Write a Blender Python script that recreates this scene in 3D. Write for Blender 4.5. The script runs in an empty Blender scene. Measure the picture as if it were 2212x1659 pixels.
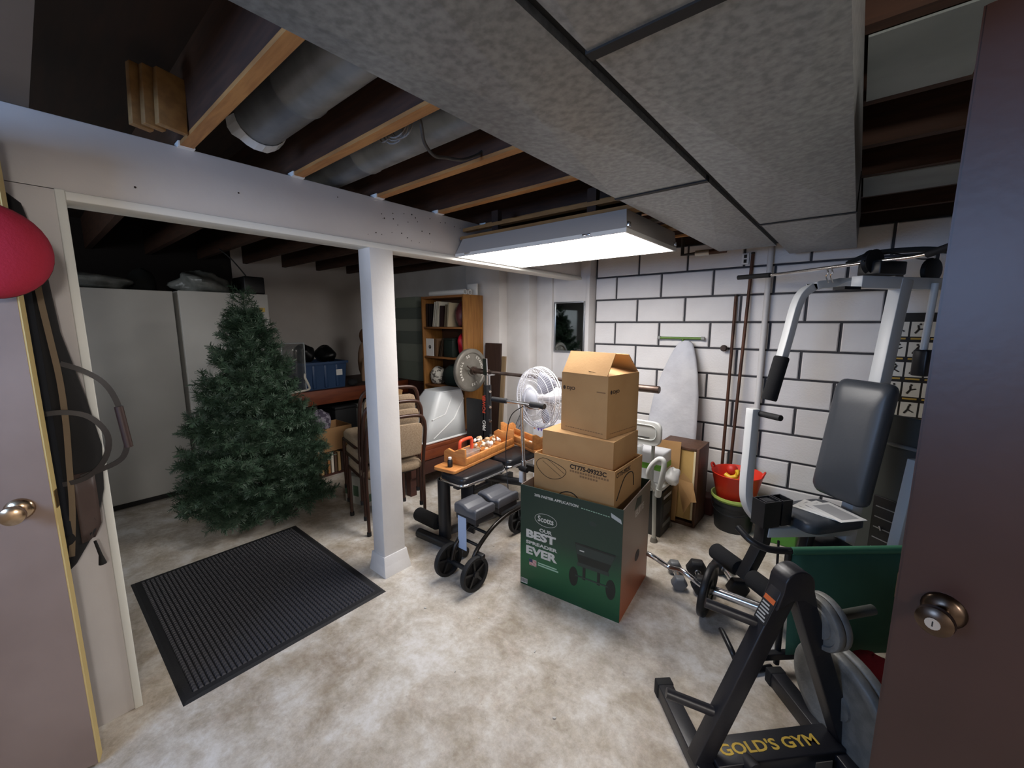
import bpy, bmesh, math, random
from mathutils import Vector, Matrix, Euler

# ---------------------------------------------------------------- camera, world, lights, exposure
SC = bpy.context.scene
COL = SC.collection
random.seed(7)
cam_d = bpy.data.cameras.new('camera'); cam = bpy.data.objects.new('camera', cam_d); COL.objects.link(cam)
cam.location = (0, 0, 1.5)
cam_d.sensor_fit = 'HORIZONTAL'; cam_d.sensor_width = 36.0; cam_d.lens = 885.0 / 2212.0 * 36.0
cam_d.clip_start = 0.02; cam_d.clip_end = 60
cam.rotation_euler = Euler((math.radians(90) - math.atan(132.5 / 885.0), 0, math.radians(39.9)), 'XYZ')
SC.camera = cam
w = bpy.data.worlds.new('world'); SC.world = w; w.use_nodes = True
w.node_tree.nodes['Background'].inputs[0].default_value = (0.62, 0.78, 1.0, 1)
w.node_tree.nodes['Background'].inputs[1].default_value = 0.12
SC.view_settings.view_transform = 'Standard'; SC.view_settings.look = 'None'
SC.view_settings.gamma = 1.0; SC.view_settings.use_curve_mapping = False
SC.view_settings.exposure = 0.0
FIXTURE_STRENGTH = 20.0
# daylight that falls through the high basement window in the wall behind the camera
wl = bpy.data.lights.new('daylight_and_fill', 'AREA'); wl.shape = 'RECTANGLE'; wl.size = 0.86; wl.size_y = 0.5
wl.energy = 30; wl.color = (0.33, 0.56, 1.0)
wlo = bpy.data.objects.new('daylight_and_fill', wl); COL.objects.link(wlo)
wlo.location = (-1.25, -1.36, 1.72); wlo.rotation_euler = (math.radians(90), 0, 0)   # shines towards +Y
wlo.visible_camera = True
# added fill light that brightens the storage side, placed at a made-up window
w2 = bpy.data.lights.new('daylight_and_fill', 'AREA'); w2.shape = 'RECTANGLE'; w2.size = 1.0; w2.size_y = 0.5; w2.energy = 9; w2.color = (0.88, 0.93, 1.0)
w2o = bpy.data.objects.new('daylight_and_fill', w2); COL.objects.link(w2o)
w2o.location = (-3.55, -1.36, 1.72); w2o.rotation_euler = (math.radians(90), 0, 0)

# added fill light behind the camera, lifts the beam, doors and cabinets
hl_ = bpy.data.lights.new('rear_fill_light', 'POINT'); hl_.energy = 84; hl_.shadow_soft_size = 0.12; hl_.color = (1.0, 0.95, 0.90)
hlo = bpy.data.objects.new('rear_fill_light', hl_); COL.objects.link(hlo); hlo.location = (1.45, -0.35, 1.90)

# ---------------------------------------------------------------- helpers
def srgb(h):
    h = h.lstrip('#'); c = [int(h[i:i + 2], 16) / 255 for i in (0, 2, 4)]
    return tuple(((x / 12.92) if x <= .04045 else ((x + .055) / 1.055) ** 2.4) for x in c) + (1,)

MATS = {}
def mat(name, col, rough=.6, metal=0., var=None, scale=6., detail=4., bump=0., bscale=None, spec=.5, stretch=None,
        lo=.35, hi=.65, trans=0., alpha=1., emit=None, estr=0., coat=0.):
    """principled material; var = second colour mixed in by noise in object space."""
    if name in MATS: return MATS[name]
    m = bpy.data.materials.new(name); m.use_nodes = True; MATS[name] = m
    nt = m.node_tree; b = nt.nodes['Principled BSDF']
    c = srgb(col) if isinstance(col, str) else col
    b.inputs['Base Color'].default_value = c
    b.inputs['Roughness'].default_value = rough; b.inputs['Metallic'].default_value = metal
    b.inputs['Specular IOR Level'].default_value = spec
    b.inputs['Transmission Weight'].default_value = trans; b.inputs['Alpha'].default_value = alpha
    b.inputs['Coat Weight'].default_value = coat
    if emit: b.inputs['Emission Color'].default_value = srgb(emit); b.inputs['Emission Strength'].default_value = estr
    if var or bump:
        tc = nt.nodes.new('ShaderNodeTexCoord'); mp = nt.nodes.new('ShaderNodeMapping')
        nt.links.new(tc.outputs['Object'], mp.inputs[0])
        if stretch: mp.inputs['Scale'].default_value = stretch
        if var:
            n = nt.nodes.new('ShaderNodeTexNoise'); n.inputs['Scale'].default_value = scale; n.inputs['Detail'].default_value = detail
            nt.links.new(mp.outputs[0], n.inputs['Vector'])
            r = nt.nodes.new('ShaderNodeValToRGB'); r.color_ramp.elements[0].position = lo; r.color_ramp.elements[1].position = hi
            r.color_ramp.elements[0].color = c; r.color_ramp.elements[1].color = srgb(var)
            nt.links.new(n.outputs['Fac'], r.inputs[0]); nt.links.new(r.outputs[0], b.inputs['Base Color'])
        if bump:
            n2 = nt.nodes.new('ShaderNodeTexNoise'); n2.inputs['Scale'].default_value = bscale or scale * 3; n2.inputs['Detail'].default_value = 3
            nt.links.new(mp.outputs[0], n2.inputs['Vector'])
            bp = nt.nodes.new('ShaderNodeBump'); bp.inputs['Strength'].default_value = bump; bp.inputs['Distance'].default_value = .01
            nt.links.new(n2.outputs['Fac'], bp.inputs['Height']); nt.links.new(bp.outputs[0], b.inputs['Normal'])
    return m

def frame(o, x, y=None, z=None):
    """4x4 with origin o, local x axis along x, z axis close to z."""
    o = Vector(o); X = Vector(x).normalized(); Z = Vector(z or (0, 0, 1)); Y = Z.cross(X)
    if Y.length < 1e-6: Z = Vector((0, 1, 0)); Y = Z.cross(X)
    Y.normalize(); Z = X.cross(Y)
    m = Matrix.Identity(4)
    for i in range(3): m[i][0] = X[i]; m[i][1] = Y[i]; m[i][2] = Z[i]; m[i][3] = o[i]
    return m
def rotz(loc, a): return Matrix.Translation(Vector(loc)) @ Matrix.Rotation(a, 4, 'Z')

class MB:
    """collects shapes into one mesh; coordinates are world coordinates unless M is given."""
    def __init__(s): s.v = []; s.f = []
    def add(s, vs, fs, M=None):
        k = len(s.v)
        s.v += [tuple(M @ Vector(p)) if M is not None else tuple(p) for p in vs]
        s.f += [tuple(i + k for i in f) for f in fs]; return s
    def box(s, a, b, M=None):
        (x0, y0, z0), (x1, y1, z1) = a, b
        vs = [(x0, y0, z0), (x1, y0, z0), (x1, y1, z0), (x0, y1, z0), (x0, y0, z1), (x1, y0, z1), (x1, y1, z1), (x0, y1, z1)]
        return s.add(vs, [(3, 2, 1, 0), (4, 5, 6, 7), (0, 1, 5, 4), (1, 2, 6, 5), (2, 3, 7, 6), (3, 0, 4, 7)], M)
    def bar(s, p, q, w, h, up=(0, 0, 1), M=None):
        """rectangular bar from p to q, w wide (sideways), h tall (along up)."""
        p = Vector(p); q = Vector(q); m = frame(p, q - p, z=up); L = (q - p).length
        if M is not None: m = M @ m
        return s.box((0, -w / 2, -h / 2), (L, w / 2, h / 2), m)
    def tube(s, pts, r, n=10, M=None, closed=False, caps=True, flat=None):
        """round tube along points; r a number or list; flat=(w,h,up) for a rectangular section."""
        P = [Vector(p) for p in pts]; N = len(P); rs = r if isinstance(r, (list, tuple)) else [r] * N
        vs = []; prev = None
        for i in range(N):
            if closed: t = P[(i + 1) % N] - P[i - 1]
            else: t = P[min(i + 1, N - 1)] - P[max(i - 1, 0)]
            t.normalize()
            if flat:
                up = Vector(flat[2]); a = up.cross(t)
                if a.length < 1e-5: a = Vector((1, 0, 0)).cross(t)
                a.normalize(); b = t.cross(a)
                w_, h_ = flat[0] / 2, flat[1] / 2
                ring = [P[i] + a * w_ + b * h_, P[i] - a * w_ + b * h_, P[i] - a * w_ - b * h_, P[i] + a * w_ - b * h_]
            else:
                if prev is None:
                    a = t.orthogonal().normalized()
                else:
                    a = prev - t * prev.dot(t)
                    if a.length < 1e-6: a = t.orthogonal()
                    a.normalize()
                prev = a; b = t.cross(a)
                ring = [P[i] + (a * math.cos(2 * math.pi * k / n) + b * math.sin(2 * math.pi * k / n)) * rs[i] for k in range(n)]
            vs += ring
        m = 4 if flat else n; fs = []
        for i in range(N if closed else N - 1):
            j = (i + 1) % N
            for k in range(m):
                l = (k + 1) % m; fs.append((i * m + k, i * m + l, j * m + l, j * m + k))
        if caps and not closed:
            fs.append(tuple(reversed(range(m)))); fs.append(tuple((N - 1) * m + k for k in range(m)))
        return s.add(vs, fs, M)
    def lathe(s, prof, M=None, n=24, a0=0, a1=2 * math.pi):
        """profile [(r,z)...] round local z."""
        full = abs(a1 - a0 - 2 * math.pi) < 1e-6; K = n if full else n + 1
        vs = [(r * math.cos(a0 + (a1 - a0) * k / n), r * math.sin(a0 + (a1 - a0) * k / n), z) for r, z in prof for k in range(K)]
        fs = []
        for i in range(len(prof) - 1):
            for k in range(n):
                l = (k + 1) % K; fs.append((i * K + k, i * K + l, (i + 1) * K + l, (i + 1) * K + k))
        if full:
            if prof[0][0] > 1e-6: fs.append(tuple(reversed(range(K))))
            if prof[-1][0] > 1e-6: fs.append(tuple((len(prof) - 1) * K + k for k in range(K)))
        return s.add(vs, fs, M)
    def disc(s, r, h, M=None, n=24): return s.lathe([(r, 0), (r, h)], M, n)
    def prism(s, poly, h, M=None):
        """polygon in local xy, extruded 0..h in z."""
        n = len(poly); vs = [(x, y, 0) for x, y in poly] + [(x, y, h) for x, y in poly]
        fs = [tuple(reversed(range(n))), tuple(range(n, 2 * n))] + [(i, (i + 1) % n, n + (i + 1) % n, n + i) for i in range(n)]
        return s.add(vs, fs, M)
    def loft(s, rings, M=None, caps=True, closed=True):
        n = len(rings[0]); vs = [p for r in rings for p in r]; fs = []
        for i in range(len(rings) - 1):
            for k in range(n if closed else n - 1):
                l = (k + 1) % n; fs.append((i * n + k, i * n + l, (i + 1) * n + l, (i + 1) * n + k))
        if caps: fs.append(tuple(reversed(range(n)))); fs.append(tuple((len(rings) - 1) * n + k for k in range(n)))
        return s.add(vs, fs, M)
    def ball(s, c, r, M=None, n=12, m=8):
        rx, ry, rz = r if isinstance(r, (tuple, list)) else (r, r, r)
        T = Matrix.Translation(Vector(c)) @ Matrix.Diagonal((rx, ry, rz, 1))
        if M is not None: T = M @ T
        return s.lathe([(math.sin(math.pi * i / m), -math.cos(math.pi * i / m)) for i in range(m + 1)], T, n)
    def build(s, name, material, parent=None, smooth=False, bevel=0., seg=2, sub=0, weld=True, solid=0.):
        me = bpy.data.meshes.new(name); me.from_pydata(s.v, [], s.f)
        bm = bmesh.new(); bm.from_mesh(me)
        if weld: bmesh.ops.remove_doubles(bm, verts=bm.verts, dist=1e-5)
        bmesh.ops.recalc_face_normals(bm, faces=bm.faces)
        if bevel: bmesh.ops.bevel(bm, geom=list(bm.edges), offset=bevel, segments=seg, profile=.5, affect='EDGES', clamp_overlap=True)
        bm.to_mesh(me); bm.free()
        if smooth or bevel:
            for p in me.polygons: p.use_smooth = True
            me.update()
            try: me.set_sharp_from_angle(angle=math.radians(50 if smooth else 60))
            except Exception: pass
        return obj(name, me, material, parent, sub, solid)

def obj(name, me, material, parent=None, sub=0, solid=0.):
    o = bpy.data.objects.new(name, me); COL.objects.link(o)
    if material is not None and not me.materials: me.materials.append(material)
    if parent is not None:
        o.parent = parent
        if parent.type == 'EMPTY': o.matrix_parent_inverse = Matrix.Translation(-parent.location) if not any(parent.rotation_euler) else parent_inv(parent)
    if solid:
        md = o.modifiers.new('thick', 'SOLIDIFY'); md.thickness = solid; md.offset = 0
    if sub:
        md = o.modifiers.new('sub', 'SUBSURF'); md.levels = sub; md.render_levels = sub
    return o
def parent_inv(p): return (Matrix.Translation(p.location) @ p.rotation_euler.to_matrix().to_4x4()).inverted()
def tag(o, label, cat, group=None):
    o['label'] = label; o['category'] = cat
    if group: o['group'] = group
    return o
def thing(name, label, cat, loc=(0, 0, 0), group=None):
    o = bpy.data.objects.new(name, None); COL.objects.link(o); o.location = loc; o.empty_display_size = .1
    return tag(o, label, cat, group)
def struct(o, label=None, cat=None):
    o['kind'] = 'structure'
    if label: o['label'] = label
    if cat: o['category'] = cat
    return o
def curve_pts(pts, n=6, closed=False):
    """Catmull-Rom through points."""
    P = [Vector(p) for p in pts]; out = []; N = len(P)
    for i in range(N if closed else N - 1):
        if closed: a, b, c, d = P[i - 1], P[i], P[(i + 1) % N], P[(i + 2) % N]
        else: a, b, c, d = P[max(i - 1, 0)], P[i], P[i + 1], P[min(i + 2, N - 1)]
        for k in range(n):
            t = k / n
            out.append(.5 * ((2 * b) + (-a + c) * t + (2 * a - 5 * b + 4 * c - d) * t * t + (-a + 3 * b - 3 * c + d) * t ** 3))
    if not closed: out.append(P[-1])
    return out
def rrect(w_, h_, r, n=4):
    """rounded rectangle polygon centred at 0."""
    out = []
    for cx, cy, a in ((w_ / 2 - r, h_ / 2 - r, 0), (-w_ / 2 + r, h_ / 2 - r, 90), (-w_ / 2 + r, -h_ / 2 + r, 180), (w_ / 2 - r, -h_ / 2 + r, 270)):
        for k in range(n + 1):
            t = math.radians(a + 90 * k / n); out.append((cx + r * math.cos(t), cy + r * math.sin(t)))
    return out
def text(s, size, M, material, parent, name='lettering', bold=0., sx=1., depth=.0006, align='LEFT'):
    cu = bpy.data.curves.new(name, 'FONT'); cu.body = s; cu.size = size; cu.offset = bold; cu.align_x = align; cu.resolution_u = 3
    cu.extrude = depth
    t = bpy.data.objects.new('tmp_text', cu); COL.objects.link(t)
    dg = bpy.context.evaluated_depsgraph_get(); me = bpy.data.meshes.new_from_object(t.evaluated_get(dg))
    bpy.data.objects.remove(t); bpy.data.curves.remove(cu)
    me.name = name; me.transform(M @ Matrix.Diagonal((sx, 1, 1, 1))); me.materials.clear()
    return obj(name, me, material, parent)
def copy_tree(root, offset=(0, 0, 0), parent=None):
    """copy of a thing with its parts and sub-parts, moved by offset."""
    c = root.copy(); COL.objects.link(c)
    if parent is None: c.location = root.location + Vector(offset)
    else:
        mpi = root.matrix_parent_inverse.copy(); c.parent = parent; c.matrix_parent_inverse = mpi
    for ch in list(root.children): copy_tree(ch, parent=c)
    return c

# ---------------------------------------------------------------- shared materials
WHITE = mat('white_paint', '#d6d4d2', .55, var='#c9c6c4', scale=3, bump=.05, bscale=60)
BLACKM = mat('black_metal', '#17181b', .38, spec=.5)
BLACKP = mat('black_plastic', '#141416', .45)
BLACKR = mat('black_rubber', '#101012', .75)
FOAM = mat('black_foam', '#131315', .95, bump=.25, bscale=300)
CHROME = mat('chrome', '#d8d8da', .18, 1.)
VINYL = mat('black_vinyl', '#1b1c20', .34, bump=.05, bscale=60)
GREYV = mat('grey_vinyl', '#3d4147', .40, bump=.04, bscale=50)
CARD = mat('cardboard', '#b08a5c', .85, var='#a67f52', scale=5, bump=.06, bscale=80)
CARDIN = mat('cardboard_bare', '#c29a6a', .9)
WOODC = mat('orange_pine', '#c98a4a', .5, var='#b5713a', scale=9, stretch=(1, 6, 6))
PAPER = mat('white_paper', '#e3e2df', .8)
STEELW = mat('white_steel', '#cfd0cf', .4)
INK = mat('print_black', '#1c1712', .8)

# ---------------------------------------------------------------- the room
def floor_material():
    m = bpy.data.materials.new('concrete_floor'); m.use_nodes = True; nt = m.node_tree; b = nt.nodes['Principled BSDF']
    tc = nt.nodes.new('ShaderNodeTexCoord')
    def noise(sc, det, dist=0., rough=.55):
        n = nt.nodes.new('ShaderNodeTexNoise'); n.inputs['Scale'].default_value = sc; n.inputs['Detail'].default_value = det
        n.inputs['Distortion'].default_value = dist; n.inputs['Roughness'].default_value = rough
        nt.links.new(tc.outputs['Object'], n.inputs['Vector']); return n
    def ramp(src, cols):
        r = nt.nodes.new('ShaderNodeValToRGB'); e = r.color_ramp.elements
        e[0].position, e[0].color = cols[0][0], srgb(cols[0][1]); e[1].position, e[1].color = cols[-1][0], srgb(cols[-1][1])
        for p, c in cols[1:-1]: k = e.new(p); k.color = srgb(c)
        nt.links.new(src.outputs['Fac'], r.inputs[0]); return r
    def mix(a, bb, fac, mode='MIX'):
        x = nt.nodes.new('ShaderNodeMix'); x.data_type = 'RGBA'; x.blend_type = mode
        nt.links.new(a, x.inputs[6]); nt.links.new(bb, x.inputs[7])
        if isinstance(fac, float): x.inputs[0].default_value = fac
        else: nt.links.new(fac, x.inputs[0])
        return x.outputs[2]
    base = ramp(noise(1.5, 8, .15, .62), [(.32, '#857767'), (.44, '#ada395'), (.55, '#c6c0b7'), (.68, '#d6d2cc')])
    blot = ramp(noise(6.5, 9, .25, .7), [(.36, '#94866f'), (.5, '#bdb4a8'), (.64, '#dedad4')])
    c1 = mix(base.outputs[0], blot.outputs[0], .55)
    w_ = ramp(noise(15, 8, .3, .75), [(.58, '#000000'), (.66, '#ffffff')])
    rgb = nt.nodes.new('ShaderNodeRGB'); rgb.outputs[0].default_value = srgb('#e8e6e2')
    w2 = ramp(noise(1.3, 2), [(.48, '#000000'), (.6, '#888888')])
    mm = nt.nodes.new('ShaderNodeMath'); mm.operation = 'MULTIPLY'; nt.links.new(w_.outputs[0], mm.inputs[0]); nt.links.new(w2.outputs[0], mm.inputs[1])
    c2 = mix(c1, rgb.outputs[0], mm.outputs[0])
    rgb2 = nt.nodes.new('ShaderNodeRGB'); rgb2.outputs[0].default_value = srgb('#756b60')
    d_ = ramp(noise(28, 4, .6), [(.66, '#000000'), (.74, '#999999')])
    c3 = mix(c2, rgb2.outputs[0], d_.outputs[0])
    fine = ramp(noise(34, 10, .2, .8), [(.28, '#928f8b'), (.5, '#bdbdbd'), (.72, '#dedede')])
    c4 = mix(c3, fine.outputs[0], .55, 'OVERLAY')
    blot2 = ramp(noise(3.2, 10, .5, .72), [(.34, '#a0978d'), (.5, '#bdbcba'), (.66, '#d6d5d6')])
    c5 = mix(c4, blot2.outputs[0], .6, 'OVERLAY')
    nt.links.new(c5, b.inputs['Base Color'])
    rr = nt.nodes.new('ShaderNodeMapRange'); rr.inputs[3].default_value = .38; rr.inputs[4].default_value = .75
    nt.links.new(noise(4, 4).outputs['Fac'], rr.inputs[0]); nt.links.new(rr.outputs[0], b.inputs['Roughness'])
    bp = nt.nodes.new('ShaderNodeBump'); bp.inputs['Strength'].default_value = .18; bp.inputs['Distance'].default_value = .01
    nt.links.new(noise(9, 8, .4).outputs['Fac'], bp.inputs['Height']); nt.links.new(bp.outputs[0], b.inputs['Normal'])
    return m
struct(MB().box((-5.6, -1.6, -.12), (2.4, 3.9, 0)).build('floor', floor_material()), 'stained grey bare concrete basement floor', 'floor')

MORTAR = mat('dark_joint_paint', '#2e2d31', .7, var='#3a393c', scale=20)
BLOCK = mat('painted_block', '#dedbd9', .6, var='#cfcac8', scale=2.2, lo=.4, hi=.75, bump=.22, bscale=70)
YB = 3.55
wall_back = struct(MB().box((-1.94, YB + .012, 0), (2.2, YB + .2, 2.12)).build('wall_back', MORTAR), 'white painted concrete block wall with dark painted joints', 'wall')
# the blocks: running bond, dark joints recessed; a block at an end is cut to length
CH = .205; Z0 = 1.503 - 7 * CH
block_mesh = {}
def block(x0, x1, z0, z1):
    key = (round(x1 - x0, 3), round(z1 - z0, 3))
    if key not in block_mesh:
        me = bpy.data.meshes.new('block'); mb = MB().box((0, 0, 0), (x1 - x0, .03, z1 - z0)); me.from_pydata(mb.v, [], mb.f)
        bm = bmesh.new(); bm.from_mesh(me)
        bmesh.ops.bevel(bm, geom=[e for e in bm.edges if all(v.co.y < .01 for v in e.verts)], offset=.006, segments=1, affect='EDGES')
        bm.to_mesh(me); bm.free(); me.materials.append(BLOCK); block_mesh[key] = me
    o = bpy.data.objects.new('block', block_mesh[key]); COL.objects.link(o); o.parent = wall_back
    o.location = (x0, YB + random.uniform(-.0015, .0015), z0)
row = 0
for i in range(-1, 10):
    z0 = Z0 + i * CH; z1 = z0 + CH; z0c = max(z0, .001)
    off = -1.725 if (i % 2 == 0) else -1.52
    k = -2
    while True:
        a = off + k * .41; e = a + .41; k += 1
        if a > 2.19: break
        a = max(a, -1.94); e = min(e, 2.2)
        if e - a < .03: continue
        block(a + .008, e - .008, z0c + .0075, z1 - .0075)

struct(MB().box((-1.94, YB + .02, 2.12), (2.2, YB + .2, 2.42)).build('trim_8', mat('rim_board', '#2c1a12', .8)), 'dark rim board on top of the block wall', 'trim')
# smooth painted wall left of the blocks, boxed out in steps
SMOOTH = mat('smooth_white_wall', '#d8d5d3', .6, var='#c8c4c1', scale=2.5, bump=.04, bscale=40)
struct(MB().box((-5.5, 3.45, 0), (-1.94, 3.75, 2.42)).build('wall_back_left', SMOOTH), 'smooth white painted end wall left of the blocks', 'wall')
struct(MB().box((-2.53, 3.42, 0), (-2.345, 3.452, 2.2)).build('trim_1', SMOOTH, bevel=.002), 'narrow white board on the end wall beside the mirror', 'trim')
struct(MB().box((-2.82, 3.29, 0), (-2.53, 3.452, 2.2)).build('trim_2', SMOOTH, bevel=.002), 'white boxed-out wall strip between mirror and bookcase', 'trim')
struct(MB().box((-3.3, 3.17, 0), (-2.82, 3.452, 2.2)).build('trim_3', SMOOTH, bevel=.002), 'white boxed-out wall section behind the bookcase edge', 'trim')
struct(MB().box((-1.972, 3.43, 0), (-1.935, 3.56, 1.93)).build('trim_4', SMOOTH, bevel=.002), 'vertical white corner strip where the blocks begin', 'trim')
WALLL = mat('left_wall_paint', '#cfcac5', .7, var='#c4beb9', scale=2)
wl_o = struct(MB().box((-5.6, 1.6, 0), (-5.4, 3.75, 2.42)).build('wall_left', WALLL), 'plain white wall behind the storage bench', 'wall')
struct(MB().box((-5.6, -1.6, 0), (-5.4, 1.6, 2.42)).build('wall_left_dark', mat('dark_left_wall', '#1d1613', .85)), 'dark wall behind the white cabinets', 'wall')  # this stretch of the left wall is given a dark colour
struct(MB().box((2.2, -1.6, 0), (2.4, 3.75, 2.42)).build('wall_right', WALLL), 'plain wall behind the brown door', 'wall')
wf = MB()
wf.box((-5.6, -1.6, 0), (2.4, -1.4, 1.44)); wf.box((-5.6, -1.6, 2.0), (2.4, -1.4, 2.42))
wf.box((-5.6, -1.6, 1.44), (-4.1, -1.4, 2.0)); wf.box((-3.0, -1.6, 1.44), (-1.7, -1.4, 2.0)); wf.box((-.8, -1.6, 1.44), (2.4, -1.4, 2.0))
struct(wf.build('wall_front', WALLL), 'plain wall with a high window behind the camera', 'wall')
wn = MB()
for a, b in (((-1.7, -1.52, 1.44), (-1.66, -1.4, 2.0)), ((-.84, -1.52, 1.44), (-.8, -1.4, 2.0)), ((-1.66, -1.52, 1.44), (-.84, -1.4, 1.48)), ((-1.66, -1.52, 1.96), (-.84, -1.4, 2.0))): wn.box(a, b)
win = struct(wn.build('window_1', WHITE), 'small high basement window', 'window')
wn2 = MB()
for a, b in (((-4.1, -1.52, 1.44), (-4.06, -1.4, 2.0)), ((-3.04, -1.52, 1.44), (-3.0, -1.4, 2.0)), ((-4.06, -1.52, 1.44), (-3.04, -1.4, 1.48)), ((-4.06, -1.52, 1.96), (-3.04, -1.4, 2.0))): wn2.box(a, b)
win2 = struct(wn2.build('window_added', WHITE), 'added high window for the fill light on the storage side', 'window')  # added window frame around the storage side fill light
MB().box((-4.06, -1.5, 1.48), (-3.04, -1.495, 1.96)).build('pane', mat('window_glass', '#dfe8ee', .02, trans=1.), win2)  # glass of the added window
MB().box((-1.66, -1.5, 1.48), (-.84, -1.495, 1.96)).build('pane', mat('window_glass', '#dfe8ee', .02, trans=1.), win)

# header beam and the stub wall on its left end
BEAMM = mat('beam_paint', '#cfcac6', .6, var='#bdb7b3', scale=1.6, bump=.06, bscale=30)
beam = struct(MB().box((-2.16, -1.4, 1.925), (-2.04, 3.452, 2.16)).build('trim_5', BEAMM, bevel=.003), 'long white painted header beam across the room', 'beam')
MB().box((-2.165, .15, 1.898), (-2.032, 3.452, 1.927)).build('lip', mat('beam_lip', '#d9d7d0', .55), beam, bevel=.003)
stub = struct(MB().box((-2.14, -1.4, 0), (-2.04, .128, 1.93)).build('wall_partition', BEAMM), 'white partition wall stub at the left end of the beam', 'wall')
MB().box((-2.145, .126, 0), (-2.03, .15, 1.93)).build('corner_strip', mat('corner_strip', '#dcdcd4', .5), stub, bevel=.003)
NAILD = mat('nail_hole', '#2a1c14', .8)
nh = MB()
for i in range(34):
    y = random.gauss(1.45, .28); z = random.uniform(1.96, 2.12)
    if i > 24: y = random.uniform(.3, 2.3)
    if .2 < y < 2.6: nh.disc(random.uniform(.0018, .004), .002, frame((-2.0405, y, z), (0, 1, 0), z=(1, 0, 0)), 6)
nh.build('nail_holes', NAILD, beam)['kind'] = 'stuff'
# post
post = struct(MB().box((-2.15, 1.25, 0), (-2.035, 1.395, 1.9)).build('trim_6', WHITE, bevel=.003), 'white painted square post holding the beam', 'post')
MB().loft([[(-2.172, 1.226, 0), (-1.998, 1.226, 0), (-1.998, 1.412, 0), (-2.172, 1.412, 0)],
           [(-2.166, 1.236, .06), (-2.018, 1.236, .06), (-2.018, 1.408, .06), (-2.166, 1.408, .06)],
           [(-2.162, 1.242, .115), (-2.028, 1.242, .115), (-2.028, 1.402, .115), (-2.162, 1.402, .115)]]).build('plinth', WHITE, post, bevel=.002)
# ceiling: dark boards over joists
DARKW = mat('old_dark_wood', '#2b190f', .8, var='#1e110a', scale=4, stretch=(1, 8, 8))
JOIST = mat('joist_wood', '#432818', .75, var='#341e11', scale=6, stretch=(1, 10, 10))  # darkened, so the tan undersides stand out as lit from below
ceil = struct(MB().box((-5.6, -1.6, 2.42), (2.4, 3.75, 2.5)).build('ceiling', DARKW), 'dark board underside of the floor above', 'ceiling')
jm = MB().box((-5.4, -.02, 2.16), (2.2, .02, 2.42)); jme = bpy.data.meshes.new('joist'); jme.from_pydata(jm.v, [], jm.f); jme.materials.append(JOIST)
sm_ = MB().box((-2.04, -.021, 2.158), (-.81, .021, 2.172)); sme = bpy.data.meshes.new('lit_underside'); sme.from_pydata(sm_.v, [], sm_.f); sme.materials.append(mat('lit_underside_wood', '#b07d45', .7, var='#976636', scale=6, stretch=(1, 10, 10)))  # added tan strips paint the light on the joist undersides
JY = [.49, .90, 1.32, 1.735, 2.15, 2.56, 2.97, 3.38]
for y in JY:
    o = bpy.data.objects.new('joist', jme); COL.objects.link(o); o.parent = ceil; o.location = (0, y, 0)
    s_ = bpy.data.objects.new('lit_underside', sme); COL.objects.link(s_); s_.parent = ceil; s_.location = (0, y, 0)
# white packing chips where joists sit on the beam
for y in JY[:5]:
    MB().box((-2.07, y - .026, 2.156), (-2.015, y + .026, 2.175)).build('packing_chip', PAPER, ceil)
struct(MB().box((-2.16, -1.4, 2.16), (2.2, .10, 2.2)).build('trim_7', mat('tan_board', '#67594b', .7, var='#5b4e41', scale=2)), 'tan ceiling board over the doorway', 'ceiling board')

# ---------------------------------------------------------------- ducts, pipes, lamp
GALV = mat('galvanised_sheet', '#8e908f', .42, .35, var='#717373', scale=55, detail=8, bump=.05, bscale=14)
GALV2 = mat('galvanised_pipe', '#84888a', .4, .35, var='#6b6f72', scale=9)
DARKS = mat('seam_black', '#070708', .7)
def duct_section(name, x0, x1, y0, y1, z0, z1, parent, dip=.02):
    mb = MB(); cx, cy = (x0 + x1) / 2, (y0 + y1) / 2
    vs = [(x0, y0, z0), (x1, y0, z0), (x1, y1, z0), (x0, y1, z0), (cx, cy, z0 - dip), (x0, y0, z1), (x1, y0, z1), (x1, y1, z1), (x0, y1, z1)]
    fs = [(0, 1, 4), (1, 2, 4), (2, 3, 4), (3, 0, 4), (5, 6, 7, 8), (0, 1, 6, 5), (1, 2, 7, 6), (2, 3, 8, 7), (3, 0, 5, 8)]
    return mb.add(vs, fs).build(name, GALV, parent)
def duct(label, x0, x1, z0, ys, loc):
    t = thing('air_duct', label, 'duct', loc, 'rectangular sheet metal ducts under the joists')
    for a, b in zip(ys[:-1], ys[1:]):
        duct_section('section', x0, x1, a + .006, b - .006, z0, 2.158, t)
    for y in ys[1:-1]:
        MB().box((x0 - .004, y - .012, z0 - .004), (x1 + .004, y + .012, z0 + .16)).build('seam_cleat', DARKS, t)
    return t
duct('wide grey sheet metal duct nearest the beam, end stopping above the fluorescent lamp', -.79, -.452, 1.99, [-1.3, .1, 1.60, 3.2], (-.62, 1, 2.158))
d_1 = [o for o in bpy.data.objects if o.name.startswith('air_duct')][0]
MB().box((-.4505, -1.3, 2.005), (-.411, 3.2, 2.157)).build('black_gap_strip', DARKS, d_1)  # black strip added so the gap between the ducts reads dark
duct('grey sheet metal duct on the right, nearest the brown door', -.405, -.052, 1.965, [-1.3, .70, 2.34, 3.44], (-.22, 1, 2.158))
# panning sheets that close joist bays on the right
PAN = mat('panning_sheet', '#8e9492', .5, .2, var='#7e8482', scale=5)
for (y0, y1), x1_, lab in (((1.345, 1.71), .17, 'pale sheet metal panel closing the joist bay nearest the door top'), ((2.585, 2.945), 2.0, 'pale sheet metal panel closing the joist bay over the exercise machine')):
    tag(MB().box((-.045, y0, 2.155), (x1_, y1, 2.16)).build('bay_panel', PAN), lab, 'metal panel', 'sheet metal bay panels')
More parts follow.
